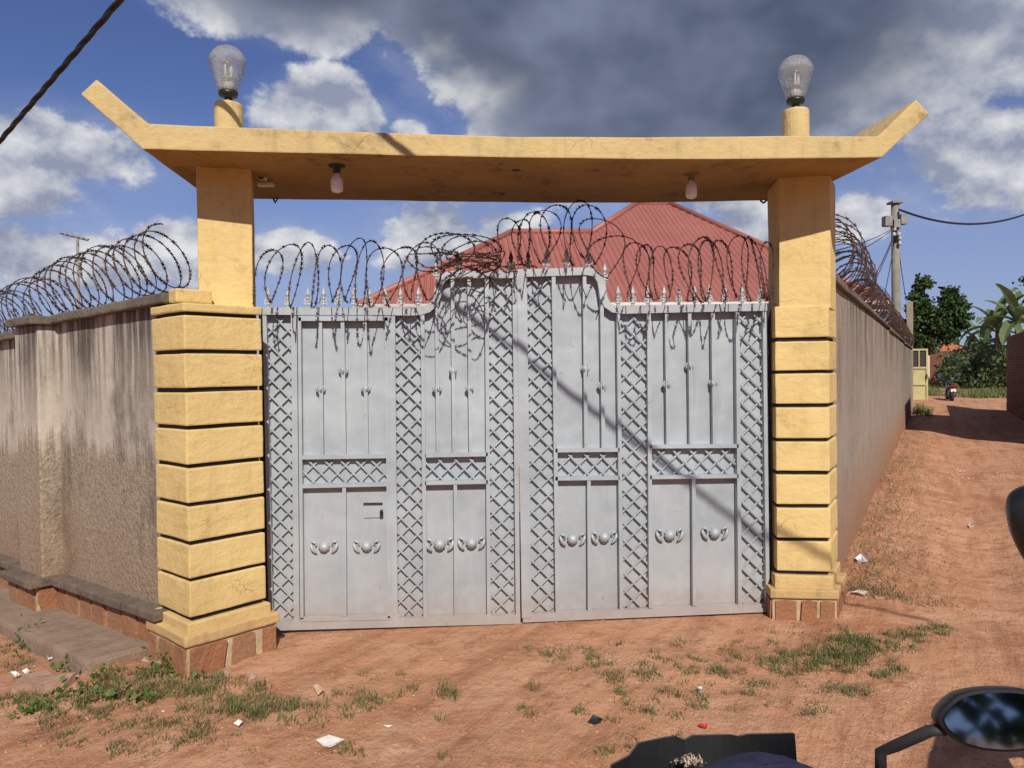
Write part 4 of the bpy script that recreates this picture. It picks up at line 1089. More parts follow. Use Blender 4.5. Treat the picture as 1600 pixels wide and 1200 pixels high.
# ruined brick wall and tiled roof behind
o = on_ground(1453, 606.5); e_ = on_ground(1481, 606.5); d = (e_-o).normalized()
t = thing('ruined_brick_wall', 'broken red brick wall beyond the yard door', 'wall', o)
brick_block(t, o+V(0, 0, -.2), d, V(d.y, -d.x, 0), (e_-o).length, 2.5, .3, .28, .12)
o = on_ground(1440, 596); c = o+V(0, 0, 0); rx_ = ray(1470, 560); fwd = V(FW.x, FW.y, 0).normalized(); rt = V(fwd.y, -fwd.x, 0)
t = thing('tiled_house', 'small far house with a bright orange roof behind the brick ruin', 'house', c+rt*2)
hb = c+rt*1.6+fwd*2
MB().box(hb+V(0, 0, 1.4), (2.6, 2.0, 1.5), (rt, fwd, V(0, 0, 1))).build('wall', 'house_wall', t)
MB().add([hb+rt*-3-fwd*2.4+V(0, 0, 2.85), hb+rt*3-fwd*2.4+V(0, 0, 2.85), hb+rt*3+fwd*2.4+V(0, 0, 2.85), hb-rt*3+fwd*2.4+V(0, 0, 2.85), hb-rt*2+V(0, 0, 3.9), hb+rt*2+V(0, 0, 3.9)], [(0, 1, 5, 4), (1, 2, 5), (2, 3, 4, 5), (3, 0, 4), (3, 2, 1, 0)]).build('roof', 'roof_orange', t)

# ------------------------------------------------------------------ trees and plants
def leaf_quads(m, pts, size, rr, droop=.2):
    for p in pts:
        a = Vector((rr.gauss(0, 1), rr.gauss(0, 1), rr.gauss(0, 1)-droop)).normalized(); b_ = a.orthogonal().normalized(); b_.rotate(Matrix.Rotation(rr.uniform(0, 6.28), 3, a))
        s = size*rr.uniform(.6, 1.3); w = b_*s*.34
        m.add([p, p+a*s*.5+w, p+a*s, p+a*s*.5-w], [(0, 1, 2, 3)])
def tree(label, base, lobes, trunk_h, tr, leaf, count, mat_, seed, group=None, name='tree'):
    rr = random.Random(seed); t = thing(name, label, 'tree', base, group)
    m = MB(); top = base+V(0, 0, trunk_h)
    m.tube([base-V(0, 0, .2), base+V(.05, 0, trunk_h*.5), top], [tr*1.25, tr, tr*.8], 9)
    for (c, r) in lobes:
        c = base+Vector(c); m.tube([top-V(0, 0, trunk_h*.25), (top+c)/2+V(0, 0, -.1), c], [tr*.6, tr*.38, tr*.12], 6)
    m.build('trunk', 'bark', t, True)
    m = MB(); tot = sum(r[0]*r[1]*r[2] for _, r in lobes)
    for (c, r) in lobes:
        c = base+Vector(c); k = int(count*r[0]*r[1]*r[2]/tot)
        ncl = max(8, k//55)
        for _ in range(ncl):
            v = Vector((rr.gauss(0, 1), rr.gauss(0, 1), rr.gauss(0, 1))).normalized()*rr.uniform(.45, 1.05)
            cl = c+Vector((v.x*r[0], v.y*r[1], v.z*r[2])); cr = min(r)*rr.uniform(.16, .32)
            leaf_quads(m, [cl+Vector((rr.gauss(0, cr), rr.gauss(0, cr), rr.gauss(0, cr*.75))) for _ in range(k//ncl)], leaf, rr)
    m.build('crown', mat_, t); return t
tbp = on_ground(1462, 599)
D_ = (tbp-CP).dot(FW); k_ = D_/FPX
def cam_off(base, dx_px, dz_px, back=0.0): return rt*(dx_px*k_)+V(0, 0, dz_px*k_)+fwd*back
def T_lobe(px, py, rpx, back=0): return (cam_off(tbp, px-1462, 599-py, back), (rpx*k_, rpx*k_, rpx*k_*.9))
tree('dark leafy tree with a pointed crown beyond the yard door', tbp, [T_lobe(1441, 436, 9), T_lobe(1444, 450, 13), T_lobe(1436, 474, 17), T_lobe(1441, 500, 20, .5), T_lobe(1484, 462, 14), T_lobe(1490, 484, 20), T_lobe(1503, 503, 14, -.4), T_lobe(1462, 500, 20), T_lobe(1480, 520, 17, .4), T_lobe(1440, 532, 16, .4), T_lobe(1455, 540, 14, .8)], 60*k_, .16, .33, 13000, 'leaf_tree', 3)
bp = on_ground(1638, 610); kk = (bp-CP).dot(FW)/FPX
tree('dark tree overhanging the brick wall at the end of the lane', bp, [(rt*(x+16-1638)*kk+V(0, 0, (610-y)*kk), (r*kk, r*kk, r*kk*1.1)) for (x, y, r) in ((1612, 440, 16), (1608, 470, 14), (1618, 500, 18), (1640, 450, 36), (1602, 515, 10))], 100*kk, .2, .35, 5000, 'leaf_dark', 8)
tree('low bush tree behind the stained wall below the aerial', on_y(52, 600, 15).xyz+V(0, 0, -1.4), [(V(0, 0, 2.55), (.22, .22, .2))], 2.3, .04, .12, 260, 'leaf_mid', 12)

def banana(label, base, h, leaves, seed, lean=(0, 0), L=2.2):
    rr = random.Random(seed); t = thing('banana_plant', label, 'plant', base, 'banana plants at the end of the lane')
    top = base+V(lean[0], lean[1], h)
    MB().tube([base-V(0, 0, .2), (base+top)/2, top], [.17, .14, .09], 10).build('stem', 'stalk', t, True)
    for (az, el, ln) in leaves:
        m = MB(); d = V(math.cos(az), math.sin(az), 0); side = V(-d.y, d.x, 0); n = 14; prev = None
        p = Vector(top); ang = el; P = []
        for i in range(n+1):
            P.append((Vector(p), ang)); p = p+(d*math.cos(ang)+V(0, 0, math.sin(ang)))*(ln*L/n); ang -= rr.uniform(.05, .13)*(1.3 if el < 1 else .7)
        vs, fs = [], []
        for i, (q, a) in enumerate(P):
            u = i/n; w = .30*ln*math.sin(math.pi*min(1, .06+u*.94))**.6*(1 if u > .08 else .3)
            up = (d*-math.sin(a)+V(0, 0, math.cos(a)))
            tat = rr.uniform(.75, 1.05)
            vs += [q-side*w*tat+up*w*.35, q, q+side*w*rr.uniform(.8, 1.05)+up*w*.35]
        for i in range(n):
            k = 3*i
            if rr.random() > .06: fs.append((k, k+1, k+4, k+3))
            if rr.random() > .06: fs.append((k+1, k+2, k+5, k+4))
        m.add(vs, fs); lf = m.build('leaf', 'banana_leaf', t)
        MB().tube([q for q, a in P], [.035*(1-i/(n+2)) for i in range(n+1)], 5).build('midrib', 'stalk', lf)
b1 = on_ground(1558, 611); b2 = on_ground(1590, 612)
for (b_, hgt, lab, sd_, az0) in ((b1, 3.5, 'banana plant with upright pale leaves above the maize thicket', 2, .3), (b2, 3.9, 'banana plant with broad drooping leaves beside the brick wall', 5, 1.0), (on_ground(1535, 606), 2.6, 'short banana plant half sunk in the maize thicket', 9, 2.0)):
    rr = random.Random(sd_); banana(lab, b_, hgt, [(az0+k*2.4, 1.45-.13*k+rr.uniform(-.05, .05), rr.uniform(.85, 1.2)) for k in range(11)], sd_, (0, 0), 2.5)
def maize():
    rr = random.Random(21); m = MB(); st = MB()
    for i in range(170):
        px = rr.uniform(1478, 1600); py = rr.uniform(600, 611)-max(0, (1500-px))*.1
        b_ = on_ground(px, py); b_.z += max(0, .4)
        h = rr.uniform(1.5, 2.5)*(1 if px > 1500 else .85); ln = V(rr.gauss(0, .12), rr.gauss(0, .12), h)
        st.tube([b_-V(0, 0, .6), b_+ln*.5, b_+ln], [.03, .022, .008], 4)
        for k in range(9):
            u = .12+.1*k; p = b_+ln*u; a = rr.uniform(0, 6.28); d = V(math.cos(a), math.sin(a), 0); sd_ = V(-d.y, d.x, 0); L = rr.uniform(.45, .85)
            q0, q1, q2 = p, p+d*L*.5+V(0, 0, L*.38), p+d*L+V(0, 0, L*rr.uniform(-.3, .2)); w = rr.uniform(.035, .06)
            m.add([q0-sd_*w*.5, q0+sd_*w*.5, q1+sd_*w, q1-sd_*w, q2], [(0, 1, 2, 3), (3, 2, 4)])
    for i in range(2600):   # leafy undergrowth
        px = rr.uniform(1474, 1602); b_ = on_ground(px, rr.uniform(598, 612)); b_.z += rr.uniform(.1, 2.3)*rr.random()**.5+.3
        leaf_quads(m, [b_+V(rr.gauss(0, .2), rr.gauss(0, .2), rr.gauss(0, .15)) for _ in range(4)], .26, rr)
    t_ = link_mesh('maize_thicket', m.mesh('maize_thicket'), 'leaf_mid', None, 'stuff')
    tag(t_, 'green maize thicket closing the end of the lane', 'maize')
    s_ = link_mesh('maize_stalks', st.mesh('maize_stalks'), 'stalk', None, 'stuff'); tag(s_, 'dry maize stalks standing within the thicket', 'maize stalks')
    # a dark belt of far trees on the horizon behind everything
    m = MB(); rr = random.Random(4)
    for i in range(900):
        a = R_(rr.uniform(-48, 62)); r = rr.uniform(120, 170); c = V(math.sin(a)*r, math.cos(a)*r, 0)
        hh = 2.2+1.8*noise.noise(V(a*9, 0, 0))
        leaf_quads(m, [c+V(rr.gauss(0, 2.0), rr.gauss(0, 2), abs(rr.gauss(0, hh))) for _ in range(22)], 1.6, rr)
    f_ = link_mesh('far_trees', m.mesh('far_trees'), 'leaf_dark', None, 'stuff'); tag(f_, 'dark belt of far trees along the horizon', 'trees')
maize()
def added_tree_row():  # out-of-view trees added to cut sky light on the shaded faces
    m, k = MB(), MB(); rr = random.Random(77)
    for i in range(11):
        a = R_(-78+i*15.6+rr.uniform(-4, 4)); r = rr.uniform(12, 15); b_ = V(math.sin(a)*r, -math.cos(a)*r, 0); h = rr.uniform(5.2, 6.8)
        k.tube([b_-V(0, 0, .2), b_+V(.1, 0, h*.5), b_+V(0, 0, h*.8)], [.22, .17, .08], 8)
        for _ in range(42):
            c = b_+V(rr.gauss(0, 1.25), rr.gauss(0, 1.0), h*.55+rr.gauss(0, h*.2)); c.z = min(c.z, h)
            leaf_quads(m, [c+V(rr.gauss(0, .42), rr.gauss(0, .42), rr.gauss(0, .35)) for _ in range(36)], .42, rr)
    o_ = link_mesh('added_shade_trees', m.mesh('added_shade_trees'), 'leaf_dark', None, 'stuff'); tag(o_, 'added row of dark leafy trees behind the camera, dimming the sky light', 'trees')
    o_ = link_mesh('added_shade_trunks', k.mesh('added_shade_trunks'), 'bark', None, 'stuff'); tag(o_, 'trunks of the added tree row behind the camera', 'tree trunks')
added_tree_row()

def blade(m, p, h, lean, w, rr):
    a = rr.uniform(0, 6.28); d = V(math.cos(a), math.sin(a), 0); s = V(-d.y, d.x, 0)*w
    q1 = p+d*lean*.35*h+V(0, 0, h*.6); q2 = p+d*lean*h+V(0, 0, h*(1-.25*lean))
    m.add([p-s, p+s, q1+s*.7, q1-s*.7, q2], [(0, 1, 2, 3), (3, 2, 4)])
def grass():
    rr = random.Random(17); g, dr, wd = MB(), MB(), MB()
    def tuft(px, py, n, h, spread, dry=.25):
        c = gpt(px, py)
        for _ in range(n):
            x, y = c.x+rr.gauss(0, spread), c.y+rr.gauss(0, spread)
            blade(dr if rr.random() < dry else g, V(x, y, ground_h(x, y)-.004), h*rr.uniform(.4, 1.15), rr.uniform(.2, 1.2), rr.uniform(.0014, .0030), rr)
    # patches: centre x, y, radius x, y, tufts, blade height
    for (cx, cy, rx, ry, k, h, dry) in ((230, 1070, 120, 26, 85, .06, .35), (330, 1085, 90, 30, 45, .05, .4), (90, 1105, 110, 26, 45, .05, .4), (30, 1030, 40, 30, 16, .05, .4), (410, 1105, 60, 18, 40, .06, .3), (180, 1150, 160, 30, 34, .04, .5), (300, 1120, 140, 30, 40, .045, .45), (130, 1090, 120, 24, 40, .05, .35), (560, 1095, 60, 18, 18, .04, .4), (1050, 1060, 130, 40, 30, .045, .35),
                                        (1335, 1012, 45, 22, 62, .055, .2), (1300, 1030, 60, 25, 45, .05, .25), (1245, 1035, 50, 24, 42, .05, .25), (1395, 1005, 50, 16, 30, .05, .2), (1440, 990, 45, 10, 16, .05, .3), (1470, 982, 20, 5, 9, .05, .1), (1385, 1048, 25, 14, 16, .05, .3), (1180, 1040, 80, 40, 26, .045, .3), (1110, 1025, 60, 30, 18, .045, .35),
                                        (480, 1115, 70, 16, 20, .05, .4), (330, 1160, 200, 30, 12, .03, .7), (960, 1035, 90, 30, 22, .045, .35), (850, 1025, 40, 20, 10, .04, .4), (1250, 1090, 90, 30, 14, .04, .4), (1330, 1080, 50, 12, 16, .045, .6), (600, 1070, 90, 20, 8, .04, .4), (1000, 1130, 80, 40, 10, .045, .3), (1215, 985, 120, 10, 10, .03, .5)):
        for _ in range(k):
            r = math.sqrt(rr.random()); a = rr.uniform(0, 6.28); tuft(cx+rx*r*math.cos(a), cy+ry*r*math.sin(a), rr.randint(9, 26), h*rr.uniform(.6, 1.2), .022, dry)
    for (x, y, n, h) in ((705, 1090, 40, .10), (693, 1085, 18, .11), (622, 1085, 26, .05), (690, 1125, 20, .05), (855, 1022, 30, .045), (925, 1042, 30, .05), (815, 1108, 30, .045), (832, 1118, 26, .05), (905, 1113, 36, .045), (835, 1075, 30, .05), (995, 1052, 30, .05), (1018, 1115, 30, .06), (1055, 1118, 22, .05), (945, 1175, 40, .045), (1090, 1105, 30, .06), (540, 1172, 45, .05), (555, 1180, 30, .045), (690, 1185, 20, .05), (960, 1055, 26, .05), (555, 1085, 26, .05), (580, 1095, 26, .05), (785, 1030, 12, .03), (1150, 1110, 20, .045), (1060, 1090, 18, .05), (505, 1100, 20, .04), (1175, 1085, 24, .04)):
        tuft(x, y, n, h, .022, .25)
    # dry straw along the foot of the lane wall
    for _ in range(1100):
        s = -.3+14*rr.random()**1.8; c = lane(s, abs(rr.gauss(0, .28))+.06); 
        for _ in range(5):
            x, y = c.x+rr.gauss(0, .06), c.y+rr.gauss(0, .06); blade(dr if rr.random() < .8 else g, V(x, y, ground_h(x, y)-.003), rr.uniform(.02, .06), rr.uniform(.6, 1.6), rr.uniform(.0015, .003), rr)
    # verge at the far end
    for _ in range(11000):
        px = rr.uniform(1418, 1602); py = 596+25*rr.random()**.8; c = on_ground(px, py); c.z = ground_h(c.x, c.y)-.02
        blade(g, c, rr.uniform(.10, .34), rr.uniform(.2, .9), .022, rr)
    for _ in range(300):
        c = lane(rr.uniform(20, 24), rr.uniform(.05, .6)); c.z = ground_h(c.x, c.y); blade(g, c, rr.uniform(.08, .3), rr.uniform(.2, .9), .01, rr)
    # broad-leaved weeds by the wall foot
    for (px, py, k, h) in ((50, 1005, 45, .12), (45, 1018, 30, .08), (120, 1040, 40, .05), (105, 1045, 30, .05), (255, 1050, 55, .06), (262, 1040, 40, .07), (180, 1085, 45, .03), (135, 1075, 40, .04), (230, 1095, 60, .03), (60, 1110, 60, .03), (300, 1060, 20, .03), (150, 1055, 26, .04), (95, 1090, 30, .03)):
        c = gpt(px, py)
        for _ in range(k):
            p = c+V(rr.gauss(0, .06), rr.gauss(0, .05), abs(rr.gauss(0, h*.6))); leaf_quads(wd, [p], .035, rr, -.2)
    for m, nm, mt, lab in ((g, 'grass', 'grass', 'patchy green grass growing on the red earth'), (dr, 'dry_grass', 'grass_dry', 'dry straw and dead grass scattered on the red earth'), (wd, 'weeds', 'weed', 'bright broad-leaved weeds along the kerb and pillar foot')):
        o_ = link_mesh(nm, m.mesh(nm), mt, None, 'stuff'); tag(o_, lab, nm.replace('_', ' '))
grass()
def pebbles():
    rr = random.Random(31); m, w = MB(), MB()
    def clod(mm, p, s):
        ax = [V(1, 0, 0), V(0, 1, 0), V(0, 0, 1)]; a = rr.uniform(0, 3.14); X = V(math.cos(a), math.sin(a), 0); Y = V(-X.y, X.x, 0)
        j = lambda: rr.uniform(.6, 1.1)
        mm.add([p+X*s*j(), p+Y*s*j()*.8, p-X*s*j(), p-Y*s*j()*.8, p+V(0, 0, s*.55*j()), p+X*s*.5+Y*s*.4+V(0, 0, s*.35)], [(0, 5, 4), (5, 1, 4), (0, 1, 5), (1, 2, 4), (2, 3, 4), (3, 0, 4)])
    for _ in range(6500):
        px, py = rr.uniform(-20, 1620), 960+260*rr.random()**1.3
        if px > 1330: py = rr.uniform(700, 1200)
        p = gpt(px, py); clod(m, p, rr.uniform(.0025, .009)*(1 if rr.random() < .94 else 2.2))
    for _ in range(520):
        px, py = rr.uniform(-20, 1620), 960+250*rr.random()
        if px > 1330: py = rr.uniform(690, 1200)
        clod(m, gpt(px, py), rr.uniform(.008, .018))
    for _ in range(900):
        q = lane(-.4+13*rr.random()**1.7, .05+abs(rr.gauss(0, .3))); q.z = ground_h(q.x, q.y); clod(m, q, rr.uniform(.006, .03)*(1 if rr.random() < .9 else 1.5))
    for _ in range(110):
        px, py = rr.uniform(-10, 1600), 985+200*rr.random()
        if px > 1400 and rr.random() < .7: py = rr.uniform(700, 960)
        if rr.random() < .45: px, py = rr.uniform(0, 420), rr.uniform(990, 1180)
        p = gpt(px, py)+V(0, 0, .002); clod(w, p, rr.uniform(.004, .012))
    for _ in range(70): p = gpt(rr.uniform(1480, 1585), rr.uniform(733, 748)); clod(w, p, rr.uniform(.008, .03))
    tag(link_mesh('soil_clods', m.mesh('soil_clods'), 'pebble', None, 'stuff'), 'small reddish clods and pebbles strewn over the earth', 'pebbles')
    tag(link_mesh('pale_chips', w.mesh('pale_chips'), 'chip_pale', None, 'stuff'), 'pale chips of stone and litter strewn over the earth', 'chips')
    # rubble where the kerb meets the pillar
    for k in range(7):
        p = gpt(238+rr.uniform(-22, 24), 1040+rr.uniform(-14, 14)); mm = MB(); clod(mm, p, rr.uniform(.025, .05))
        tag(mm.plaster('rubble_stone', 'chip_rubble', None, 2, .006, 0, 20), 'rough mortar lump where the kerb meets the banded pillar', 'rubble', 'mortar lumps at the kerb end')
simple('chip_rubble', (.40, .29, .23), (.30, .20, .15), 25, .95, bd=.006)
pebbles()
# ------------------------------------------------------------------ litter and loose stones
def flat_piece(name, label, cat, pxs, mat_, th=.003, curl=.012, seed=0, lift=.004):
    rr = random.Random(seed); P = [gpt(*p) for p in pxs]; n = len(P); c = sum(P, V(0, 0, 0))/n
    m = MB(); rings = 3; vs = []
    for r in range(rings+1):
        u = r/rings
        for q in P:
            v = c+(q-c)*u; vs.append(V(v.x, v.y, ground_h(v.x, v.y)+lift+curl*noise.noise(v*23+V(seed, 0, 0))*u+curl*.5*u*u))
    top = len(vs); vs += [v-V(0, 0, th) for v in vs[:top]]
    fs = []
    for r in range(rings):
        for i in range(n):
            a, b_, c_, d_ = r*n+i, r*n+(i+1) % n, (r+1)*n+(i+1) % n, (r+1)*n+i
            fs += [(a, d_, c_, b_), (top+a, top+b_, top+c_, top+d_)]
    r = rings
    fs += [(r*n+i, top+r*n+i, top+r*n+(i+1) % n, r*n+(i+1) % n) for i in range(n)]
    m.add(vs, fs); return tag(m.build(name, mat_, None, merge=True), label, cat)
flat_piece('paper_scrap', 'square scrap of white paper lying on bare red earth', 'paper', [(494, 1160), (514, 1150), (538, 1158), (527, 1166), (516, 1171), (505, 1167)], 'paper', .003, .015, 1)
flat_piece('card_scrap', 'tan scrap of card standing among grass tufts', 'card', [(489, 1078), (496, 1075), (506, 1086), (497, 1090)], 'paper_tan', .004, .03, 2, .012)
flat_piece('flat_stone', 'flat broken pale stone slab lying by the weeds and kerb', 'stone', [(18, 1086), (38, 1066), (72, 1060), (84, 1064), (118, 1065), (100, 1080), (70, 1087), (44, 1085)], 'slab_stone', .05, .01, 3, .045)
flat_piece('plastic_bag', 'blue and white plastic scrap at the foot of the lane wall', 'litter', [(1336, 877), (1345, 875), (1356, 880), (1352, 883), (1342, 882)], 'plastic_blue', .003, .04, 4, .012)
flat_piece('paper_scrap', 'ragged white paper strip below the lane wall corner', 'paper', [(1330, 929), (1342, 926), (1356, 931), (1350, 934), (1340, 932)], 'paper', .003, .03, 5, .008)
flat_piece('paper_scrap', 'small white paper ball on the soil beside the kerb', 'paper', [(73, 1030), (80, 1025), (87, 1030), (82, 1036), (75, 1036)], 'paper', .01, .03, 6, .02)
flat_piece('paper_scrap', 'thin white paper strip on the soil above the stone slab', 'paper', [(16, 1055), (25, 1052), (32, 1056), (24, 1059)], 'paper', .003, .02, 7)
flat_piece('paper_scrap', 'folded white paper strip between kerb and stone slab', 'paper', [(35, 1052), (42, 1050), (47, 1055), (40, 1056)], 'paper', .003, .03, 8)
flat_piece('paper_scrap', 'small white scrap lying on top of the concrete kerb', 'paper', [(154, 1022), (162, 1020), (168, 1024), (160, 1027)], 'paper', .003, .01, 9, .05)
flat_piece('red_scrap', 'bright red plastic scrap on the earth below the grass', 'litter', [(1091, 1138), (1096, 1136), (1100, 1137.5), (1106, 1137), (1104, 1141), (1097, 1140)], 'plastic_red', .003, .02, 10, .006)
flat_piece('white_scrap', 'white scrap in the short grass beside the plastic cup', 'litter', [(365, 1134), (373, 1132), (379, 1135), (373, 1139)], 'paper', .003, .02, 11)
flat_piece('pale_stone', 'pale flat stone lying alone on the lane surface', 'stone', [(1511, 822), (1517, 820), (1521, 823), (1515, 826)], 'chip_pale', .02, .01, 12, .015)
flat_piece('black_rag', 'scorched black scrap among the grass tufts', 'litter', [(919, 1130), (927, 1126), (939, 1128), (942, 1132), (930, 1134)], 'black_plastic', .006, .02, 13, .01)
flat_piece('white_scrap', 'pair of white scraps on bare earth below the tall grass tuft', 'litter', [(600, 1137), (606, 1134), (613, 1136), (608, 1139)], 'paper', .003, .02, 14)
flat_piece('yellow_leaf', 'yellowed leaf lying at the base of the lane pillar', 'leaf', [(1325, 993), (1329, 990), (1334, 993), (1329, 996)], 'door_cream', .003, .03, 15, .012)
for (px, py, s_, lab) in ((394, 1060, .03, 'angular tan stone lump beside the walled pillar'), (404, 1184, .02, 'small red stone on the bare earth below the weeds'), (1243, 962, .03, 'round red stone against the foot of the lane pillar'), (355, 1052, .026, 'pale flat lump of mortar at the pillar foot')):
    p = gpt(px, py); rr = random.Random(px); mm = MB()
    mm.lathe([(.0001, -s_*.3), (s_*.8, -s_*.15), (s_, .2*s_), (s_*.7, s_*.7), (.0001, s_*.9)], p, 8)
    tag(mm.plaster('loose_stone', 'chip_rubble' if px != 404 else 'stone_orange', None, 1, s_*.35, 0, 28), lab, 'stone')
q = gpt(1094, 1083); t = thing('plastic_cup', 'small clear bottle top standing in the grass', 'litter', q)
MB().lathe([(.008, 0), (.009, .017), (.012, .028), (.011, .028), (.007, .004)], q, 12).build('cup', 'plastic_blue', t, True); MB().lathe([(.0095, .017), (.013, .029), (.013, .031), (.0095, .019)], q, 12).build('rim', 'tin_white', t, True)

# ------------------------------------------------------------------ motorcycles
def motorcycle(label, loc, heading, group, mirrors=True, mir_l=None, mir_r=None, extras=False, roll=0.0, only=None, stem=None, msc=1.0):
    """local x forward, y left; loc = ground point below the rear axle"""
    t = thing('motorcycle', label, 'motorcycle', loc, group)
    X = V(math.cos(heading), math.sin(heading), 0); Y = V(-X.y, X.x, 0); o = Vector(loc)
    P = lambda x, y, z: o+X*x+Y*y+V(0, 0, z)
    def wheel(x, nm, w=.05):
        c = P(x, 0, .30)
        ty = MB().lathe([(.225, -w), (.27, -w*1.05), (.295, -w*.6), (.302, 0), (.295, w*.6), (.27, w*1.05), (.225, w)], c, 28, Y).build(nm, 'tyre', t, True)
        MB().lathe([(.215, -w*.6), (.228, -w*.7), (.228, w*.7), (.215, w*.6), (.215, -w*.6)], c, 28, Y).build('rim', 'chrome', ty, True)
        MB().lathe([(.05, -.06), (.06, -.04), (.06, .04), (.05, .06)], c, 14, Y).build('hub', 'engine_grey', ty, True)
        m = MB()
        for k in range(5):
            a = k*1.2566; e_ = c+(X*math.cos(a)+V(0, 0, math.sin(a)))*.22; m.bar(c, e_, .03, .025, Y)
        m.build('spokes', 'engine_grey', ty)
    wheel(0, 'rear_wheel', .055); wheel(1.26, 'front_wheel')
    for sy in (-1, 1):
        MB().tube([P(1.26, sy*.08, .3), P(1.06, sy*.08, .86)], [.026, .022], 10).build('fork_leg', 'chrome', t, True)
        MB().tube([P(0, sy*.11, .3), P(.12, sy*.11, .66)], .025, 10).build('shock_absorber', 'chrome', t, True)
    MB().tube([P(1.02, 0, .82), P(.8, 0, .58), P(.62, 0, .36), P(.3, 0, .36), P(.0, .0, .32)], .03, 8).tube([P(1.02, 0, .86), P(.6, 0, .72), P(.1, 0, .68), P(-.22, 0, .72)], .028, 8).build('frame', 'matte_plastic', t, True)
    MB().lathe([(.05, -.10), (.11, -.08), (.12, .02), (.09, .1), (.05, .16)], P(.66, 0, .42), 14, (X*.5+V(0, 0, .85)).normalized()).box(P(.5, 0, .34), (.17, .11, .1), (X, Y, V(0, 0, 1))).build('engine', 'engine_grey', t)
    def loft(secs, nm, mt, n=12):
        m = MB(); k = 0; vs, fs = [], []
        for (x, z, hw, hh) in secs:
            for j in range(n):
                a = 2*math.pi*j/n; ca, sa = math.cos(a), math.sin(a)
                vs.append(P(x, hw*math.copysign(abs(ca)**.8, ca), z+hh*math.copysign(abs(sa)**.8, sa)))
        for i in range(len(secs)-1):
            for j in range(n): fs.append((i*n+j, i*n+(j+1) % n, (i+1)*n+(j+1) % n, (i+1)*n+j))
        fs += [tuple(reversed(range(n))), tuple((len(secs)-1)*n+j for j in range(n))]
        return m.add(vs, fs).build(nm, mt, t, True, merge=True)
    loft([(.93, .83, .05, .05), (.88, .84, .12, .10), (.72, .84, .15, .12), (.55, .81, .13, .10), (.44, .78, .07, .05)], 'fuel_tank', 'tank_paint')
    loft([(.46, .78, .09, .03), (.3, .775, .13, .045), (.0, .79, .14, .05), (-.28, .82, .12, .045), (-.38, .83, .06, .03)], 'seat', 'matte_plastic')
    loft([(.1, .66, .08, .06), (-.2, .70, .09, .06), (-.42, .76, .05, .03)], 'tail_cowl', 'tank_paint')
    m = MB(); 
    for k in range(10):
        a0, a1 = R_(20+k*13), R_(20+(k+1)*13)
        c = P(1.26, 0, .3); q = [c+(X*math.cos(a)+V(0, 0, math.sin(a)))*.335+Y*sy*.06 for a in (a0, a1) for sy in (-1, 1)]
        m.add([q[0], q[1], q[3], q[2]]+[v+V(0, 0, .008) for v in (q[0], q[1], q[3], q[2])], [(0, 1, 2, 3), (7, 6, 5, 4), (0, 4, 5, 1), (1, 5, 6, 2), (2, 6, 7, 3), (3, 7, 4, 0)])
    m.build('front_mudguard', 'tank_paint', t, True)
    MB().tube([P(-.30, 0, .72), P(-.48, 0, .62), P(-.56, 0, .46)], [.05, .06, .05], 8).build('rear_mudguard', 'matte_plastic', t, True)
    MB().box(P(-.57, 0, .55), (.01, .10, .065), (X, Y, V(0, 0, 1))).build('number_plate', 'plate_white', t)
    MB().box(P(-.47, 0, .76), (.03, .09, .035), (X, Y, V(0, 0, 1))).build('tail_light', 'red_lens', t)
    for sy in (-1, 1):
        MB().lathe([(.02, 0), (.03, .02), (.02, .06)], P(-.42, sy*.15, .74), 8, Y*sy).build('indicator', 'roof_orange', t, True)
    MB().tube([P(.62, -.1, .34), P(.4, -.14, .22), P(-.1, -.16, .28), P(-.45, -.17, .36)], [.025, .03, .045, .045], 10).build('exhaust', 'chrome', t, True)
    MB().tube([P(.5, .12, .3), P(.42, .28, .0)], .013, 6).build('side_stand', 'matte_plastic', t)
    MB().lathe([(.05, -.10), (.085, -.06), (.095, .02), (.09, .06), (.0001, .065)], P(1.14, 0, .88), 18, X).build('headlight', 'black_plastic', t, True)
    hz = 1.0
    MB().tube([P(.90, .38, hz), P(.96, .22, hz+.02), P(1.0, .1, hz-.03), P(1.0, -.1, hz-.03), P(.96, -.22, hz+.02), P(.90, -.38, hz)], .0125, 8).build('handlebar', 'matte_plastic', t, True)
    for sy in (-1, 1): MB().tube([P(.90, sy*.26, hz+.012), P(.885, sy*.40, hz-.002)], .019, 10).build('grip', 'tyre', t, True)
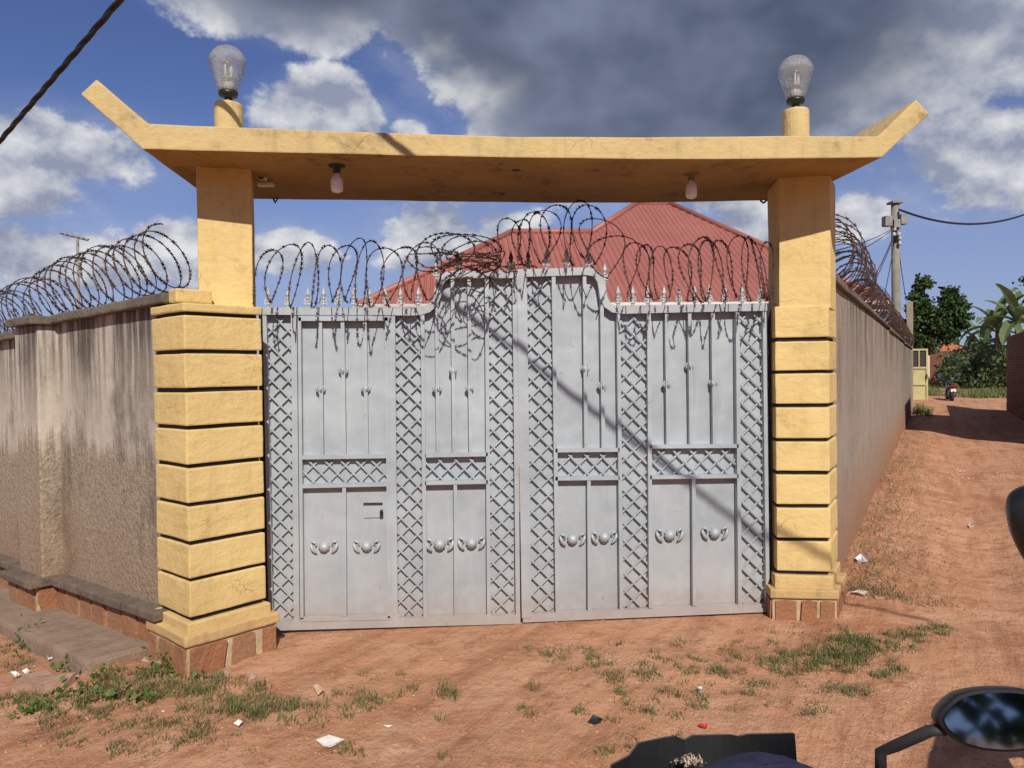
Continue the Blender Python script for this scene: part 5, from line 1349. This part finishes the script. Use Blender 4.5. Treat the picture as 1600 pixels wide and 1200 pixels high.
    if mirrors:
        for side, mw in ((1, mir_l), (-1, mir_r)):
            if only is not None and side != only: continue
            c = Vector(mw) if mw is not None else P(.93, side*.38, hz+.22)
            st = P(.96, side*.23, hz+.02)
            if stem is not None: st = Vector(stem)
            inn = c-Y*side*.075+V(0, 0, -.015)
            mi = MB().tube([st, st+V(0, 0, .05), st*.72+inn*.28+V(0, 0, .035), inn*.95+st*.05, inn+Y*side*.03], .0085, 8).build('mirror', 'matte_plastic', t, True)
            # housing: elongated hexagon facing the rider
            fd = (-X+V(0, 0, .22)).normalized(); sx_ = Y*side; uu = fd.cross(sx_).normalized()
            if uu.z < 0: uu = -uu
            sx_, uu = sx_*math.cos(roll)+uu*math.sin(roll), uu*math.cos(roll)-sx_*math.sin(roll)
            out_ = [(-.090, -.004), (-.074, .022), (-.040, .044), (.02, .052), (.075, .046), (.102, .020), (.104, -.012), (.085, -.036), (.03, -.050), (-.03, -.048), (-.066, -.034)]
            pts_ = [V(a_, b__, 0) for a_, b__ in out_]; k5 = len(pts_)
            ring = []
            for i_ in range(k5):
                p0_, p1_, p2_, p3_ = pts_[i_-1], pts_[i_], pts_[(i_+1) % k5], pts_[(i_+2) % k5]
                for j_ in range(5):
                    u_ = j_/5; ring.append(.5*((2*p1_)+(p2_-p0_)*u_+(2*p0_-5*p1_+4*p2_-p3_)*u_*u_+(3*p1_-p0_-3*p2_+p3_)*u_**3))
            out_ = [(p_.x*msc, p_.y*msc) for p_ in ring]
            n = len(out_); sc = lambda f, dp: [c+sx_*a*f+uu*b_*f+fd*dp for a, b_ in out_]
            m = MB(); m.add(sc(.97, .010)+sc(1.0, .004)+sc(1.0, -.012)+sc(.85, -.036)+sc(.4, -.05), [(r*n+i, r*n+(i+1) % n, (r+1)*n+(i+1) % n, (r+1)*n+i) for r in range(4) for i in range(n)]+[tuple(4*n+i for i in range(n))]+[tuple(reversed(range(n)))])
            m.build('housing', 'black_plastic', mi, True, merge=True)
            gl = [c+sx_*a*.90+uu*b_*.88+fd*.0135 for a, b_ in out_]; g2 = [v-fd*.003 for v in gl]
            MB().add(gl+g2, [tuple(range(n)), tuple(reversed(range(n, 2*n)))]+[(i, n+i, n+(i+1) % n, (i+1) % n) for i in range(n)]).build('mirror_glass', 'mirror_glass', mi, merge=True)
    return t, P, X, Y
fh = V(math.sin(YAW), math.cos(YAW), 0); rh = V(fh.y, -fh.x, 0)
def camg(dep, lat, z=0.0): return fh*dep+rh*lat+V(0, 0, z)
hd = math.atan2(fh.y, fh.x)-R_(6)
Xh = V(math.cos(hd), math.sin(hd), 0)
bar_c = camg(1.10, .335); loc1 = bar_c-Xh*.96; loc1.z = 0; 
t1, P, Xb, Yb = motorcycle('near motorcycle with a navy cloth over its instruments and cracked black shroud', V(loc1.x, loc1.y, ground_h(loc1.x, loc1.y)), hd, 'parked motorcycles', mir_r=camg(1.05, .652, 1.160), only=-1, msc=.80, stem=camg(1.12, .535, 1.03))
# cracked headlight shroud and cloth-wrapped instruments
def shroud():
    n = 20; vs, fs = [], []; rr = random.Random(2)
    for i in range(n+1):
        u = i/n; px = 955+(1242-955)*u
        top = 1178-26*min(1, u/.35)**.6-6*u
        if u < .12: top = 1196-18*u/.12
        q = lambda y, dp: (lambda d: CP+d*(dp/(d.dot(fh))))(ray(px, y))
        dp = 1.30-.10*(2*u-1)**2
        notch = 7 if i in (8, ) else (3 if i in (14,) else 0)
        a = q(top+notch, dp); vs += [a, a-V(0, 0, .10)-fh*.02, a-V(0, 0, .22)-fh*.10, a+fh*.012-V(0, 0, .004), a+fh*.02-V(0, 0, .10)]
    for i in range(n):
        k = 5*i; l = k+5
        fs += [(k, l, l+1, k+1), (k+1, l+1, l+2, k+2), (k, k+3, l+3, l), (k+3, k+4, l+4, l+3), (k+4, k+2, l+2, l+4)]
    fs += [(0, 1, 2, 4, 3), (5*n, 5*n+3, 5*n+4, 5*n+2, 5*n+1)]
    MB().add(vs, fs).build('headlight_shroud', 'black_plastic', t1, merge=True)
    # cloth: a draped dome over the instruments
    m = MB(); nu, nv = 26, 14; vs = []
    c = camg(1.13, .365, .955)
    for j in range(nv+1):
        for i in range(nu):
            a = 2*math.pi*i/nu; e_ = j/nv*1.75
            r = min(1.0, math.sin(min(e_, 1.57))**.75); drop = math.cos(min(e_, 1.57)) if e_ < 1.57 else -(e_-1.57)*1.2
            w = 1+.05*math.sin(a*5+1)*(j/nv)+.03*math.sin(a*9)*(j/nv)
            vs.append(c+rh*math.cos(a)*.15*r*w+fh*math.sin(a)*.115*r*w+V(0, 0, .098*drop+.016*noise.noise(V(a*1.5, e_*2, 3))))
    fs = [(j*nu+i, j*nu+(i+1) % nu, (j+1)*nu+(i+1) % nu, (j+1)*nu+i) for j in range(nv) for i in range(nu)]
    MB().add(vs, fs).build('instrument_cover', 'navy_cloth', t1, True, merge=True)
    m = MB(); rr = random.Random(6); f0 = camg(1.245, .285, 1.03)
    for _ in range(120):
        p = f0+rh*rr.gauss(0, .011)+fh*rr.gauss(0, .006)-V(0, 0, .030)+V(0, 0, abs(rr.gauss(0, .005))); blade(m, p, rr.uniform(.003, .008), rr.uniform(.6, 2.0), .0012, rr)
    m.build('foam_scrap', 'fluff', t1, kind='stuff')
shroud()
hd2 = math.atan2(-fh.y, -fh.x)-R_(35); X2 = V(math.cos(hd2), math.sin(hd2), 0)
b2c = camg(1.45, 1.47); loc2 = b2c-X2*.96
motorcycle('second motorcycle, its tall mirror turned away, standing beside the near motorcycle', V(loc2.x, loc2.y, ground_h(loc2.x, loc2.y)), hd2, 'parked motorcycles', mir_r=camg(1.45, 1.008, 1.318), only=-1, roll=R_(70))
p3 = gpt(1487, 629); hd3 = math.atan2(LD.y, LD.x)+R_(6)
motorcycle('dark motorcycle parked tail-on far down the lane', p3, hd3, 'parked motorcycles')
